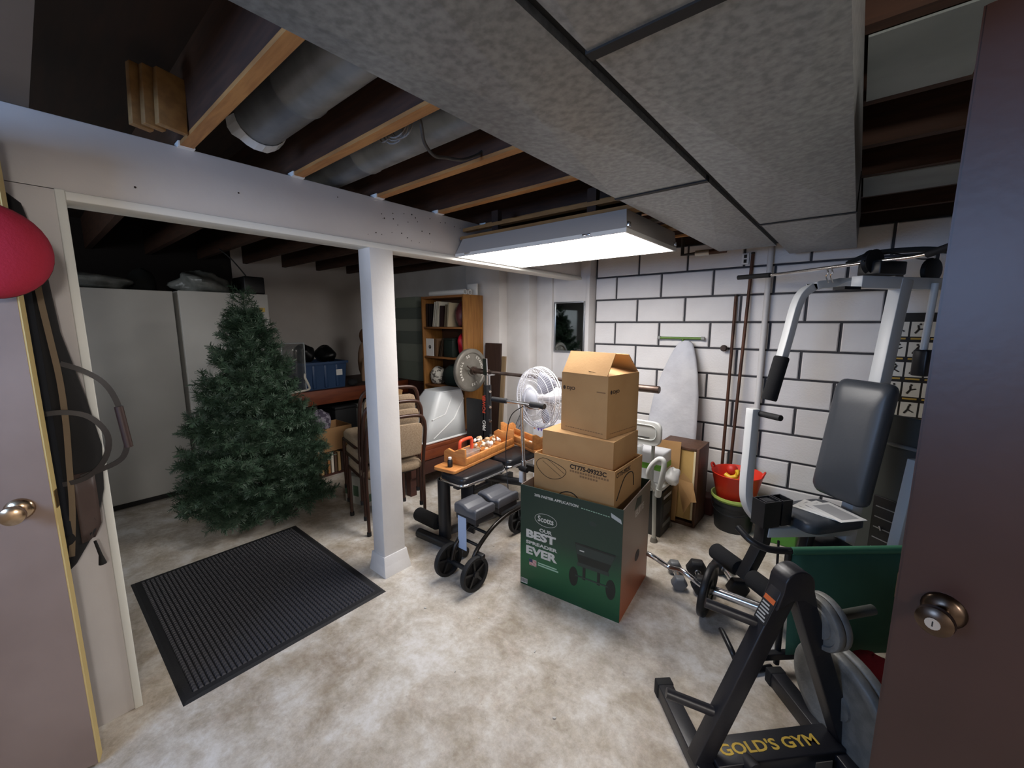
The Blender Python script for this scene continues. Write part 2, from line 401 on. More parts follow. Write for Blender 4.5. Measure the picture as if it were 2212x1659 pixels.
# round pipes in two bays
def round_pipe(label, y, z, r, x0, x1, torn):
    t = thing('round_duct', label, 'duct', ((x0 + x1) / 2, y, z), 'round ducts between the joists')
    M = frame((x0, y, z), (x1 - x0, 0, 0)) @ Matrix.Rotation(math.radians(90), 4, 'Y')
    L = x1 - x0
    MB().lathe([(r, 0), (r, L * .33), (r + .004, L * .33 + .004), (r + .004, L * .33 + .02), (r, L * .33 + .024), (r, L)], M, 28).build('pipe', GALV2, t, smooth=True)
    if torn:
        mb = MB(); ring = []
        for k in range(13):
            a = math.radians(-170 + k * 14); w_ = random.uniform(.01, .05)
            ring.append(((x0 + .03, y + (r + .003) * math.cos(a), z + (r + .003) * math.sin(a)), (x0 - w_, y + (r + .012) * math.cos(a), z + (r + .012) * math.sin(a))))
        for p, q in zip(ring[:-1], ring[1:]): mb.add([p[0], p[1], q[1], q[0]], [(0, 1, 2, 3)])
        mb.build('torn_foil_tape', mat('foil_tape', '#cfd2d2', .35, .3), t, solid=.002)
round_pipe('round grey duct with torn foil end in the bay nearest the doorway', .70, 2.285, .095, -1.88, -.78, True)
round_pipe('round grey duct reaching over the beam in the second bay', 1.11, 2.27, .09, -2.3, -.78, False)
# loose cable and work light hanging from the joists
CAB = mat('grey_cable', '#3a3632', .6)
tag(MB().tube(curve_pts([(-1.19, .93, 2.2), (-1.2, .955, 2.165), (-1.24, 1.0, 2.13), (-1.26, 1.06, 2.11), (-1.26, 1.12, 2.12), (-1.25, 1.19, 2.13), (-1.25, 1.27, 2.17), (-1.25, 1.31, 2.2)]), .006, 8).build('cable', CAB, smooth=True), 'loose grey cable hanging between the ceiling joists', 'cable')
bt = thing('coil', 'coil of clear and grey wire stuffed beside the round duct', 'wire coil', (-1.35, .95, 2.2))
for k in range(7):
    c = Vector((-1.36 + random.uniform(-.05, .05), .965 + random.uniform(-.015, .01), 2.2)); r_ = random.uniform(.035, .055); ph = random.uniform(0, 3)
    MB().tube([c + Vector((r_ * math.cos(a), .012 * math.sin(a + ph), r_ * math.sin(a))) for a in [2 * math.pi * j / 16 for j in range(16)]], .0025, 6, closed=True).build('loop', mat('wire', '#77716c', .5), bt, smooth=True)
# offcut boards stored above the beam
OFFC = mat('offcut_wood', '#8f6a3c', .75, var='#7a5830', scale=5, stretch=(1, 6, 6))
for i, (x, y, lab) in enumerate(((-1.93, .325, 'leftmost upright board offcut wedged above the beam'), (-1.895, .352, 'middle upright board offcut wedged above the beam'), (-1.86, .382, 'rightmost board offcut with its wide face showing above the beam'))):
    M = Matrix.Translation((x, y, 2.162)) @ Matrix.Rotation(.25, 4, 'Z') @ Matrix.Rotation(-.06, 4, 'X')
    tag(MB().box((-.026, 0, 0), (0, .085 if i == 2 else .06, .20 - .01 * i), M).build('board_offcut', OFFC, bevel=.002), lab, 'board', 'board offcuts above the beam')
# pipe fittings by the end of the duct
pf = thing('valve', 'small brass and iron pipe valve under the end of the duct', 'pipe fitting', (-.95, 3.42, 2.0))
BRASS = mat('brass', '#9b7d4a', .35, .9); IRON = mat('iron_pipe', '#2a2725', .6, .3)
MB().tube([(-1.12, 3.44, 2.25), (-1.12, 3.44, 2.03), (-1.0, 3.44, 2.03)], .014, 10).build('pipe', IRON, pf, smooth=True)
MB().tube([(-1.02, 3.44, 2.03), (-.92, 3.44, 2.03)], .022, 12).build('valve_body', mat('galv_fitting', '#b5b2ac', .35, .7), pf, smooth=True)
MB().tube([(-.93, 3.44, 2.03), (-.86, 3.44, 2.035), (-.80, 3.44, 2.03)], [.018, .024, .016], 10).build('coupling', mat('rusty_iron', '#4a3022', .8), pf, smooth=True)

# fluorescent lamp
fx = thing('fluorescent_lamp', 'wide fluorescent ceiling lamp with glowing white lens', 'lamp', (-1.44, 2.18, 2.0))
HOUS = mat('lamp_housing', '#8f8a86', .5)
x0, x1, y0, y1 = -2.02, -.86, 1.85, 2.53
MB().loft([[(x0, y0, 1.932), (x1, y0, 1.932), (x1, y1, 1.932), (x0, y1, 1.932)], [(x0 + .055, y0 + .015, 2.02), (x1 - .01, y0 + .015, 2.02), (x1 - .01, y1 - .015, 2.02), (x0 + .055, y1 - .015, 2.02)]]).build('housing', HOUS, fx)
fr = MB()
for a, b in (((x0, y0, 1.915), (x1, y0 + .012, 1.934)), ((x0, y1 - .012, 1.915), (x1, y1, 1.934)), ((x0, y0 + .012, 1.915), (x0 + .012, y1 - .012, 1.934)), ((x1 - .012, y0 + .012, 1.915), (x1, y1 - .012, 1.934))): fr.box(a, b)
fr.build('lens_frame', mat('lens_frame', '#c9c7c2', .45), fx)
MB().box((x0 + .012, y0 + .012, 1.917), (x1 - .012, y1 - .012, 1.928)).build('lens', mat('glowing_lens', '#ffffff', .5, emit='#fffaf6', estr=FIXTURE_STRENGTH), fx)
for x in (-1.93, -1.09):
    MB().box((x, y0 - .008, 1.922), (x + .045, y0 + .002, 1.932)).build('latch', CHROME, fx, bevel=.002)
for p in ((-.872, 1.87), (-.872, 2.5)):
    MB().box((p[0], p[1] - .012, 1.94), (p[0] + .02, p[1] + .012, 1.962)).build('corner_clip', CHROME, fx, bevel=.002)
for y in (1.92, 2.44):
    MB().box((-2.0, y - .045, 2.021), (-.80, y + .045, 2.04)).build('cleat_board', OFFC, fx)
    MB().box((-2.0, y - .02, 2.075), (-.80, y + .02, 2.095)).build('cleat_board', OFFC, fx)
    for x in (-1.75, -1.1):
        MB().box((x, y - .018, 2.04), (x + .05, y + .018, 2.16)).build('hanger', DARKW, fx)

# ---------------------------------------------------------------- brown doors either side of the camera
BROWN = mat('brown_door_paint', '#38231e', .40, var='#301c16', scale=3, bump=.03, bscale=50)
EDGEW = mat('bare_door_edge', '#c9b277', .6)
KNOB = mat('worn_brass_knob', '#b9a184', .22, 1.)
def door(name, label, E, d, width, thick, n, edge_mat, key):
    d = Vector((d[0], d[1], 0)).normalized(); n = Vector((n[0], n[1], 0)).normalized(); E = Vector((E[0], E[1], 0))
    M = Matrix.Identity(4)
    for i in range(3): M[i][0] = d[i]; M[i][1] = -n[i]; M[i][2] = (0, 0, 1)[i]; M[i][3] = E[i]
    t = struct(MB().box((0.001, 0, .012), (width, thick, 2.03), M).build(name, BROWN if key else door_left_material()), label, 'door')
    MB().box((-.003, .001, .012), (.0015, thick - .001, 2.03), M).build('door_edge', edge_mat, t)
    K = M @ Matrix.Translation((.068, 0, .95)) @ Matrix.Rotation(math.radians(90), 4, 'X')
    km = mat('dark_bronze_knob', '#54473d', .28, 1.) if key else KNOB
    h = MB().lathe([(.033, 0), (.033, .004), (.027, .012), (.013, .016), (.012, .035), (.022, .042), (.028, .052), (.027, .062), (.018, .068), (.0, .069)], K, 24).build('door_knob', km, t, smooth=True)
    if key:
        MB().lathe([(.011, .066), (.011, .0715), (0, .0715)], K, 16).build('key_cylinder', CHROME, h)
        MB().box((-.001, -.005, .0715), (.001, .005, .0722), K).build('keyhole', BLACKP, h)
    MB().box((-.005, thick * .2, .93), (-.002, thick * .8, .985), M).build('latch_plate', mat('old_brass', '#6d5a3a', .4, .8), t)
    return t
def door_left_material():
    return mat('brown_door_paint_lit', '#8d7a70', .5, var='#7d6a60', scale=2.5, bump=.03, bscale=40)  # paler copy of the door brown, light on this face put into the colour
dl = door('door_1', 'brown door standing open at the left beside the hanging bag', (-1.85, .009), (-.25, -.968), .71, .042, (.968, -.25), EDGEW, False)
dr = door('door_2', 'dark brown door standing open at the right with keyed knob', (.115, 1.11), (.95, -.31), .80, .036, (-.31, -.95), BROWN, True)
struct(MB().box((.90, .80, 0), (2.2, .92, 2.42)).build('wall_doorway', WALLL), 'wall the right door is hung on', 'wall')

# ---------------------------------------------------------------- rubber mat
mt = thing('door_mat', 'black rubber floor mat with waffle bumps beside the post', 'mat', (-2.49, .71, 0))
MATR = mat('mat_rubber', '#17171a', .7, bump=.2, bscale=200)
MB().loft([[(-3.085, .25, 0), (-1.90, .25, 0), (-1.90, 1.165, 0), (-3.085, 1.165, 0)], [(-3.07, .265, .007), (-1.915, .265, .007), (-1.915, 1.15, .007), (-3.07, 1.15, .007)]]).build('mat_base', MATR, mt)
bm_ = MB()
nx, ny = 55, 42
for i in range(nx):
    for j in range(ny):
        x = -3.045 + (i + .5) * 1.105 / nx; y = .29 + (j + .5) * .835 / ny
        a, b = .0088, .0080; h = .0135
        bm_.add([(x - a, y - b, .006), (x + a, y - b, .006), (x + a, y + b, .006), (x - a, y + b, .006), (x - a * .6, y - b * .6, h), (x + a * .6, y - b * .6, h), (x + a * .6, y + b * .6, h), (x - a * .6, y + b * .6, h)],
                [(4, 5, 6, 7), (0, 1, 5, 4), (1, 2, 6, 5), (2, 3, 7, 6), (3, 0, 4, 7)])
wb = bm_.build('waffle_bumps', mat('mat_bumps', '#3d3d42', .42), mt, weld=False); wb['kind'] = 'stuff'  # bump colour lightened to paint highlights on the waffle

# ---------------------------------------------------------------- white cabinets
CABM = mat('cabinet_white', '#d2d2ce', .5, var='#c4c4c0', scale=1.5)
def cabinet(label, y0, y1, tp):
    t = thing('storage_cabinet', label, 'cabinet', (-4.75, (y0 + y1) / 2, 0), 'tall white storage cabinets')
    MB().box((-5.12, y0, .05), (-4.415, y1, tp)).build('body', CABM, t, bevel=.004)
    MB().box((-5.08, y0 + .02, 0), (-4.45, y1 - .02, .05)).build('plinth', BLACKP, t)
    MB().box((-4.413, y0 + .003, .06), (-4.395, y1 - .003, tp + .003)).build('door', CABM, t, bevel=.005)
    return t
c1 = cabinet('tall white storage cabinet on the left, half hidden by the partition', -1.1, .862, 1.755)
c2 = cabinet('tall white storage cabinet directly behind the artificial tree', .892, 1.585, 1.765)
MB().box((-4.394, 1.50, 1.60), (-4.385, 1.545, 1.64)).build('yellow_sticker', mat('sticker_yellow', '#d8b85a', .5), c2)
# things on the cabinets: wrapped bundles
PLAS = mat('grey_plastic_wrap', '#8f9390', .3, var='#5c605e', scale=9, bump=.6, bscale=18)
def lump(name, label, cat, c, r, material, seed, amp=.25, parent=None, flat=True, n=28, m=16, group=None):
    rnd = random.Random(seed); ph = [(rnd.uniform(1, 4), rnd.uniform(1, 4), rnd.uniform(0, 6), rnd.uniform(0, 6)) for _ in range(5)]
    vs = []; fs = []
    for i in range(m + 1):
        th = math.pi * i / m
        for k in range(n):
            a = 2 * math.pi * k / n
            d = 1 + amp * sum(math.sin(p[0] * a * 1. // 1 + p[2] if 0 else round(p[0]) * a + p[2]) * math.sin(round(p[1]) * th + p[3]) for p in ph) / 3
            x, y, z = math.sin(th) * math.cos(a) * d, math.sin(th) * math.sin(a) * d, -math.cos(th) * (1 + amp * .3 * math.sin(3 * a + i))
            if flat: z = max(z, -.75)
            vs.append((c[0] + x * r[0], c[1] + y * r[1], c[2] + z * r[2]))
    for i in range(m):
        for k in range(n): fs.append((i * n + k, i * n + (k + 1) % n, (i + 1) * n + (k + 1) % n, (i + 1) * n + k))
    o = MB().add(vs, fs).build(name, material, parent, smooth=True)
    if parent is None: tag(o, label, cat, group)
    return o
lump('wrapped_bundle', 'pale plastic wrapped bundle on the left cabinet top', 'bundle', (-4.72, .36, 1.815), (.26, .30, .07), PLAS, 1, .3)
lump('wrapped_bundle', 'crumpled clear plastic sheeting on the cabinet behind the tree', 'bundle', (-4.66, 1.13, 1.85), (.2, .2, .11), PLAS, 5, .45)
lump('dark_bundle', 'dark cloth bundle at the back of the left cabinet top', 'bundle', (-4.95, .76, 1.855), (.13, .10, .12), mat('dark_cloth', '#1d2020', .9), 8, .2)
kb = thing('black_case', 'small black case at the right end of the cabinet behind the tree', 'case', (-4.6, 1.48, 1.768))
MB().box((-4.75, 1.40, 1.769), (-4.42, 1.575, 1.93)).build('case_body', BLACKP, kb, bevel=.012)
MB().tube(curve_pts([(-4.42, 1.42, 1.93), (-4.43, 1.36, 2.02), (-4.45, 1.30, 2.1), (-4.5, 1.25, 2.16)]), .006, 8).build('cord', BLACKP, kb, smooth=True)

# ---------------------------------------------------------------- artificial christmas tree
TREEG = mat('tree_needles', '#29402f', .5, var='#526b57', scale=30)
TREEB = mat('tree_stem', '#2b2a20', .8)
def branch_mesh(L, seed):
    rnd = random.Random(seed); mb = MB(); nb = []
    def twig(p, q, needles, nl):
        d = q - p; L_ = d.length; d.normalize(); s1 = d.orthogonal().normalized(); s2 = d.cross(s1)
        for i in range(needles):
            t = (i + rnd.random()) / needles; a = rnd.uniform(0, 6.283)
            out = (s1 * math.cos(a) + s2 * math.sin(a)); b = p + d * (L_ * t)
            l = nl * rnd.uniform(.75, 1.15) * (1. if t < .9 else .9)
            tip = b + (out * .85 + d * .52) * l; w_ = out.cross(d) * .0027
            nb.append((b - w_, b + w_, tip + w_ * .6, tip - w_ * .6))
        nb.append((q - s1 * .002, q + s1 * .002, q + d * nl * .8 + s1 * .001, q + d * nl * .8 - s1 * .001))
    stem = [Vector((L * t, 0, -.10 * L * t * (1 - t) * 2 + .10 * L * t * t)) for t in (0, .25, .5, .75, 1)]
    mb.tube(stem, .003, 5)
    twig(stem[3], stem[4], 60, .040)
    k = max(4, int(L / .055))
    for i in range(k):
        t = .30 + .68 * i / (k - 1); j = min(3, int(t * 4)); f = t * 4 - j; b = stem[j].lerp(stem[j + 1], f)
        for sgn in (-1, 1):
            l = (.10 + .05 * rnd.random()) * (1.1 - .45 * t)
            q = b + Vector((.6, sgn * .8, rnd.uniform(-.25, .55))).normalized() * l
            twig(b, q, int(48 * l / .1), .040)
    for a, b in zip(stem[1:-1], stem[2:]): twig(a, b, 22, .032)
    me_v = []; me_f = []
    for quad in nb:
        o = len(me_v); me_v += [tuple(v) for v in quad]; me_f.append((o, o + 1, o + 2, o + 3))
    mb.add(me_v, me_f)
    me = bpy.data.meshes.new('branch'); me.from_pydata(mb.v, [], mb.f); me.materials.append(TREEG); return me
TX, TY = -3.56, 1.11
tree = thing('christmas_tree', 'unlit green artificial christmas tree in front of the white cabinets', 'tree', (TX, TY, 0))
MB().tube([(TX, TY, .06), (TX, TY, 1.52)], [.018, .010], 8).build('trunk', TREEB, tree, smooth=True)
st = MB()
for k in range(4):
    a = math.radians(45 + 90 * k); st.bar((TX, TY, .05), (TX + .24 * math.cos(a), TY + .24 * math.sin(a), .012), .02, .02)
st.build('stand', BLACKM, tree)
sizes = [.52, .44, .36, .28, .20, .13]; bms = {s: [branch_mesh(s, int(s * 100) + q) for q in range(3)] for s in sizes}
rt = random.Random(3)
for lev in range(15):
    z = .17 + lev * .0945; f = lev / 14
    R = .47 * (1 - f) ** .85 + .085
    if lev == 0: R = .46
    nbr = max(5, int(19 * (1 - f) + 4))
    for k in range(nbr):
        a = 2 * math.pi * (k + rt.random() * .6) / nbr + lev * .7
        Rr = R * rt.uniform(.82, 1.06); s = min(sizes, key=lambda q: abs(q - Rr))
        o = bpy.data.objects.new('branch', rt.choice(bms[s])); COL.objects.link(o); o.parent = tree
        sc = Rr / s
        M = Matrix.Translation((TX, TY, z)) @ Matrix.Rotation(a, 4, 'Z') @ Matrix.Rotation(math.radians(rt.uniform(-14, 10) - 28 * f ** 2 + (10 if lev < 2 else 0)), 4, 'Y') @ Matrix.Rotation(rt.uniform(-.5, .5), 4, 'X') @ Matrix.Scale(min(max(sc, .8), 1.15), 4)
        o.matrix_local = Matrix.Translation((-TX, -TY, 0)) @ M
for k in range(6):
    o = bpy.data.objects.new('branch', bms[.20 if k < 1 else .13][k % 3]); COL.objects.link(o); o.parent = tree
    o.matrix_local = Matrix.Translation((-TX, -TY, 0)) @ Matrix.Translation((TX, TY, 1.43 if k else 1.52)) @ Matrix.Rotation(k * 1.1, 4, 'Z') @ Matrix.Rotation(math.radians(-88 if k == 0 else -60), 4, 'Y')
MB().box((-3.45, .885, .012), (-3.447, .925, .075), rotz((0, 0, 0), 0)).build('paper_tag', PAPER, tree)

# ---------------------------------------------------------------- work bench along the left wall with its things
REDW = mat('red_brown_wood', '#7a3b1c', .55, var='#662d14', scale=5, stretch=(6, 1, 6))
DKRED = mat('dark_red_wood', '#47251a', .6, var='#3a1c13', scale=5, stretch=(6, 1, 6))
bench = thing('work_bench', 'long red brown wooden storage bench along the left wall', 'bench', (-4.9, 2.4, 0))
for k in range(4):
    MB().box((-5.38 + k * .25, 1.62, .735), (-5.38 + k * .25 + .245, 3.15, .772)).build('top_board', DKRED, bench)
MB().box((-4.405, 1.62, .62), (-4.375, 3.15, .775)).build('front_apron', REDW, bench, bevel=.003)
MB().box((-5.3, 1.62, .22), (-4.36, 3.15, .26)).build('lower_shelf', DKRED, bench, bevel=.003)
for y in (1.65, 2.84, 3.12):
    for x in (-5.3, -4.43): MB().box((x - .035, y - .035, 0), (x + .035, y + .035, .735)).build('leg', DKRED, bench)
def tote(name, label, cx, cy, z0, lx, ly, h, material, rimmat, group=None):
    t = thing(name, label, 'bin', (cx, cy, z0), group)
    def ring(sx, sy, z): return [(cx + sx * lx / 2 * a, cy + sy * ly / 2 * b, z) for a, b in ((-1, -1), (1, -1), (1, 1), (-1, 1))]
    MB().loft([ring(.86, .88, z0), ring(.97, .975, z0 + h), ring(.94, .945, z0 + h), ring(.83, .85, z0 + .01)], caps=False).add(ring(.86, .88, z0), [(0, 1, 2, 3)]).add(ring(.83, .85, z0 + .01), [(0, 1, 2, 3)]).build('tub', material, t)
    rm = MB()
    for a, b in zip(ring(1, 1, z0 + h - .012), ring(1, 1, z0 + h - .012)[1:] + ring(1, 1, z0 + h - .012)[:1]): rm.bar(a, b, .025, .025)
    rm.build('rim', rimmat, t)
    return t
BLUE = mat('blue_tote', '#2b4569', .4)
bt_ = tote('blue_tote', 'navy blue plastic tote of black bags on the bench', -4.66, 2.13, .773, .42, .5, .30, BLUE, BLUE)
for y in (2.0, 2.13, 2.26): MB().box((-4.478, y - .018, .79), (-4.455, y + .018, 1.04)).build('rib', BLUE, bt_, bevel=.006)
MB().box((-4.458, 2.245, .915), (-4.452, 2.315, .98)).build('price_label', PAPER, bt_)
BAGB = mat('black_bag', '#0d0e10', .4, bump=.5, bscale=14)
for c, r, s, lab in (((-4.68, 2.0, 1.15), (.14, .10, .11), 2, 'left black rubbish bag bulging out of the blue tote'), ((-4.68, 2.24, 1.14), (.14, .11, .10), 9, 'right black rubbish bag bulging out of the blue tote')):
    lump('rubbish_bag', lab, 'bag', c, r, BAGB, s, .35, group='black bags in the blue tote')
CLEAR = mat('clear_plastic', '#e8eef0', .06, trans=.92, alpha=.45)
cs = thing('clear_cover', 'clear plastic cover with white rim standing beside the tree', 'plastic cover', (-4.42, 1.77, .772))
ys = [1.655 + .22 * i / 8 for i in range(9)]
mbc = MB(); rings = []
for i in range(7):
    z = .80 + .49 * i / 6; rings.append([(-4.44 - .05 * math.sin(math.pi * k / 8) + .05, y + (.012 * i / 6), z) for k, y in enumerate(ys)])
mbc.loft(rings, caps=False, closed=False).build('clear_sheet', CLEAR, cs, smooth=True, solid=.004)
edge = [rings[i][-1] for i in range(7)]; top = list(rings[-1]); lft = [rings[i][0] for i in range(7)]
MB().tube([*lft, *top, *reversed(edge)], .006, 8).build('edge_bead', mat('clear_edge', '#c8ced0', .15, trans=.4), cs, smooth=True)
MB().tube(curve_pts([(-4.40, 1.88, .97), (-4.385, 1.87, .93), (-4.385, 1.90, .85), (-4.40, 1.90, .80), (-4.40, 1.72, .785), (-4.41, 1.64, .785)]), [.012] * 31, 8).build('white_rim', mat('off_white_plastic', '#cfcabd', .4), cs, smooth=True)
# tan figure half behind the post
dv = thing('stuffed_toy', 'tan stuffed toy sitting on the bench half behind the post', 'toy', (-4.52, 2.68, .773))
TOY = mat('tan_plush', '#8d7058', .95, bump=.3, bscale=120)
MB().ball((-4.55, 2.68, 1.34), (.07, .07, .10)).build('head', mat('brown_plush', '#5d3c22', .95), dv, smooth=True)
MB().ball((-4.55, 2.68, 1.04), (.10, .10, .26)).build('body', TOY, dv, smooth=True)
MB().tube([(-4.47, 2.62, 1.08), (-4.44, 2.58, .92), (-4.43, 2.57, .815)], [.035, .035, .03], 8).build('arm', TOY, dv, smooth=True)
# dark shoes / tray next to the tote
lump('flat_hat', 'dark flat hat on the bench between tote and post', 'hat', (-4.47, 2.44, .81), (.06, .06, .045), mat('dark_felt', '#1c1b1d', .9), 3, .1)
# under the bench
for i, (y, z1, c, lab) in enumerate(((2.0, .47, '#2c2c30', 'dark grey storage box on the lower bench shelf beside the tree'), (2.33, .52, '#141518', 'black storage box on the lower bench shelf'), (2.62, .50, '#8c8f8d', 'pale box at the end of the lower bench shelf'))):
    b_ = thing('storage_box', lab, 'box', (-4.6, y, .262), 'boxes on the lower bench shelf')
    MB().box((-4.85, y - .13, .263), (-4.45, y + .13, z1)).build('box_body', mat('sbox%d' % i, c, .7), b_, bevel=.01)
    MB().box((-4.86, y - .135, z1), (-4.44, y + .135, z1 + .03)).build('lid', mat('sbox%d' % i, c, .7), b_, bevel=.006)
# cardboard box with cloth, on a low crate of magazines
def carton(name, label, cx, cy, a, lx, ly, z0, z1, flaps=(), material=None, cat='box', thick=.005, top=False, group=None, inner=None):
    """open or closed cardboard carton with four walls and a bottom."""
    material = material or CARD
    t = thing(name, label, cat, (cx, cy, z0), group); M = rotz((cx, cy, 0), a); x, y = lx / 2, ly / 2
    walls = {}
    for nm, A, B in (('front', (-x, -y, z0), (x, -y + thick, z1)), ('back', (-x, y - thick, z0), (x, y, z1)), ('left', (-x, -y + thick, z0), (-x + thick, y - thick, z1)), ('right', (x - thick, -y + thick, z0), (x, y - thick, z1))):
        walls[nm] = MB().box(A, B, M).build('side_panel', material[nm] if isinstance(material, dict) else material, t)
    mi = inner or CARDIN
    MB().box((-x + thick, -y + thick, z0), (x - thick, y - thick, z0 + thick), M).build('bottom_panel', mi, t)
    if top:
        tz = top if isinstance(top, float) else z1
        MB().box((-x + .001, -y + .001, tz - .001), (x - .001, -.002, tz + .004), M).build('top_flap', mi if isinstance(material, dict) else material, t)
        MB().box((-x + .001, .002, tz - .001), (x - .001, y - .001, tz + .004), M).build('top_flap', mi if isinstance(material, dict) else material, t)
    for nm, L, ang in flaps:   # flap hinged on the wall's top edge; ang from vertical, positive = outwards
        ca, sa = math.cos(ang), math.sin(ang)
        o, e, out = {'front': ((-x, -y), (x, -y), (0, -1)), 'back': ((-x, y), (x, y), (0, 1)), 'left': ((-x, -y), (-x, y), (-1, 0)), 'right': ((x, -y), (x, y), (1, 0))}[nm]
        p = Vector((o[0], o[1], z1)); q = Vector((e[0], e[1], z1)); dv_ = Vector((out[0] * sa, out[1] * sa, ca)) * L
        ins = (q - p).normalized() * .006
        MB().add([p + ins, q - ins, q - ins + dv_, p + ins + dv_], [(0, 1, 2, 3)], M).build('flap', mi if isinstance(material, dict) else material, t, solid=.004)
    return t, M, walls
mg = thing('magazine_crate', 'low crate of upright magazines under the cardboard box by the tree', 'crate', (-4.08, 1.93, 0))
MB().box((-4.30, 1.71, 0), (-3.87, 2.12, .02)).build('crate_base', DKRED, mg)
MB().box((-4.30, 1.71, .02), (-4.28, 2.12, .235)).build('crate_back', DKRED, mg)
for k in range(11):
    y = 1.745 + k * .034
    MB().box((-4.27, y, .021), (-3.88, y + random.uniform(.014, .028), .232 - random.random() * .02)).build('magazine', mat('mag%d' % (k % 5), ['#b99a6b', '#3b2f2a', '#9c6b3c', '#d8d0c0', '#5b4636'][k % 5], .6), mg)
carton('cardboard_box', 'brown cardboard box with patterned cloth right of the tree', -4.06, 1.91, 0, .32, .36, .237, .47, material=mat('cardboard_dull', '#a07a52', .85))
lump('patterned_cloth', 'crumpled grey and purple patterned cloth in the cardboard box', 'cloth', (-4.06, 1.85, .50), (.10, .10, .13), mat('cloth_pattern', '#8d8894', .9, var='#4a4353', scale=28, lo=.48, hi=.52, bump=.4, bscale=20), 4, .3)
# white carton with green print under the chairs
wb_, M, wl_ = carton('white_carton', 'white carton with green cut-outs below the stacked chairs', -3.10, 1.78, .2, .26, .26, 0, .235, material=mat('white_carton', '#c9cac4', .7), top=True)
GRN = mat('print_green', '#5d7a63', .7)
for k, (dy, w__) in enumerate(((-.1, .07), (0, .09), (.1, .07))):
    MB().box((.131, dy - w__ / 2, .06), (.133, dy + w__ / 2, .085), M).build('green_print', GRN, wb_)
    MB().box((.131, dy - .012, .04), (.133, dy + .012, .105), M).build('green_print', GRN, wb_)
    MB().box((-.13 + k * .1, -.1325, .07), (-.07 + k * .1, -.1305, .16), M).build('green_print', GRN, wb_)
pp = thing('loose_paper', 'white paper sheet leaning on the white carton by the chair', 'paper', (-3.2, 1.75, .246))
MB().add([(-3.20, 1.66, .242), (-3.08, 1.76, .242), (-3.12, 1.80, .42), (-3.26, 1.71, .42)], [(0, 1, 2, 3)]).build('sheet', PAPER, pp, solid=.002)

# ---------------------------------------------------------------- stack of three banquet chairs behind the post
BRNM = mat('brown_tube', '#3b251c', .35, .2)
FAB = mat('beige_chair_fabric', '#a08c73', .9, var='#8a765e', scale=120, bump=.2, bscale=200)
SHELLD = mat('chair_underside', '#2b2420', .8)
def make_chair(origin, ang, label):
    """seat faces local -x; back at +x."""
    t = thing('banquet_chair', label, 'chair', origin, 'stacked banquet chairs'); M = rotz(origin, ang)
    W2 = .215
    rg = lambda z, s: [(p[0] * s - .02, p[1] * s, z) for p in rrect(.43, .44, .06)]
    MB().loft([rg(.405, .93), rg(.42, 1.), rg(.455, 1.), rg(.475, .94), rg(.48, .8)], M).build('seat', FAB, t, smooth=True)
    MB().loft([rg(.392, .86), rg(.406, .9)], M).build('seat_pan', SHELLD, t)
    for s in (-1, 1):
        y = s * W2
        MB().tube(curve_pts([(-.20, y, .0), (-.205, y, .2), (-.20, y, .385), (-.17, y, .402), (.1, y, .402)], 4), .0125, 8, M).build('leg', BRNM, t, smooth=True)
        MB().tube(curve_pts([(.20, y, .0), (.20, y, .22), (.195, y, .41), (.225, y, .60)], 4), .0125, 8, M).build('leg', BRNM, t, smooth=True)
        for x in (-.20, .20): MB().tube([(x, y, 0), (x, y, .03)], .016, 8, M).build('foot_cap', BLACKR, t, smooth=True)
    up = [(.225, -W2, .58), (.25, -W2, .72), (.262, -W2 * .93, .80), (.268, -W2 * .72, .838), (.27, 0, .845)]
    MB().tube(curve_pts(up + [(a, -b, c) for a, b, c in reversed(up[:-1])], 5), .0135, 10, M).build('back_frame', BRNM, t, smooth=True)
    bk = []
    for z, x, sw in ((.53, .208, .95), (.54, .213, 1.), (.74, .25, 1.), (.775, .257, .93), (.785, .259, .8)):
        bk.append([(x - .016, -.19 * sw, z), (x - .02, 0, z), (x - .016, .19 * sw, z), (x + .016, .19 * sw, z), (x + .02, 0, z), (x + .016, -.19 * sw, z)])
    MB().loft(bk, M).build('backrest', FAB, t, bevel=.004)
    return t
CO = Vector((-2.67, 1.69, 0)); CA = -.22
fwd = Vector((-math.cos(CA), -math.sin(CA), 0))
cl = ['bottom banquet chair of the brown stack behind the post, legs on the floor', 'middle banquet chair of the brown stack behind the post', 'top banquet chair of the brown stack behind the post']
ch0 = make_chair(CO, CA, cl[0])
for k in (1, 2):
    c = copy_tree(ch0, fwd * .055 * k + Vector((0, 0, .098 * k))); c['label'] = cl[k]

# ---------------------------------------------------------------- low wooden bench with clear bin
lb = thing('low_bench', 'low red brown wooden bench in front of the bookcase', 'bench', (-3.1, 2.3, 0))
for k in range(3): MB().box((-3.37 + k * .19, 2.02, .385), (-3.37 + k * .19 + .187, 2.845, .42)).build('top_board', REDW, lb, bevel=.002)
MB().box((-2.815, 2.02, .30), (-2.80, 2.845, .386)).build('fascia', REDW, lb, bevel=.002)
MB().box((-2.83, 2.02, .17), (-2.812, 2.845, .295)).build('lower_fascia', DKRED, lb, bevel=.002)
for x in (-3.33, -2.87):
    for y in (2.06, 2.80): MB().box((x - .03, y - .03, 0), (x + .03, y + .03, .385)).build('leg', DKRED, lb)
FROST = mat('frosted_plastic', '#eef2f4', .4, trans=.3, alpha=.93)
bn = thing('plastic_bin', 'empty frosted plastic storage bin lying on its side on the low bench', 'storage bin', (-3.0, 2.46, .421))
def bring(z, ya, yb, xa, xb): return [((xa + xb) / 2 + p[0], (ya + yb) / 2 + p[1], z) for p in rrect(xb - xa, yb - ya, .05)]
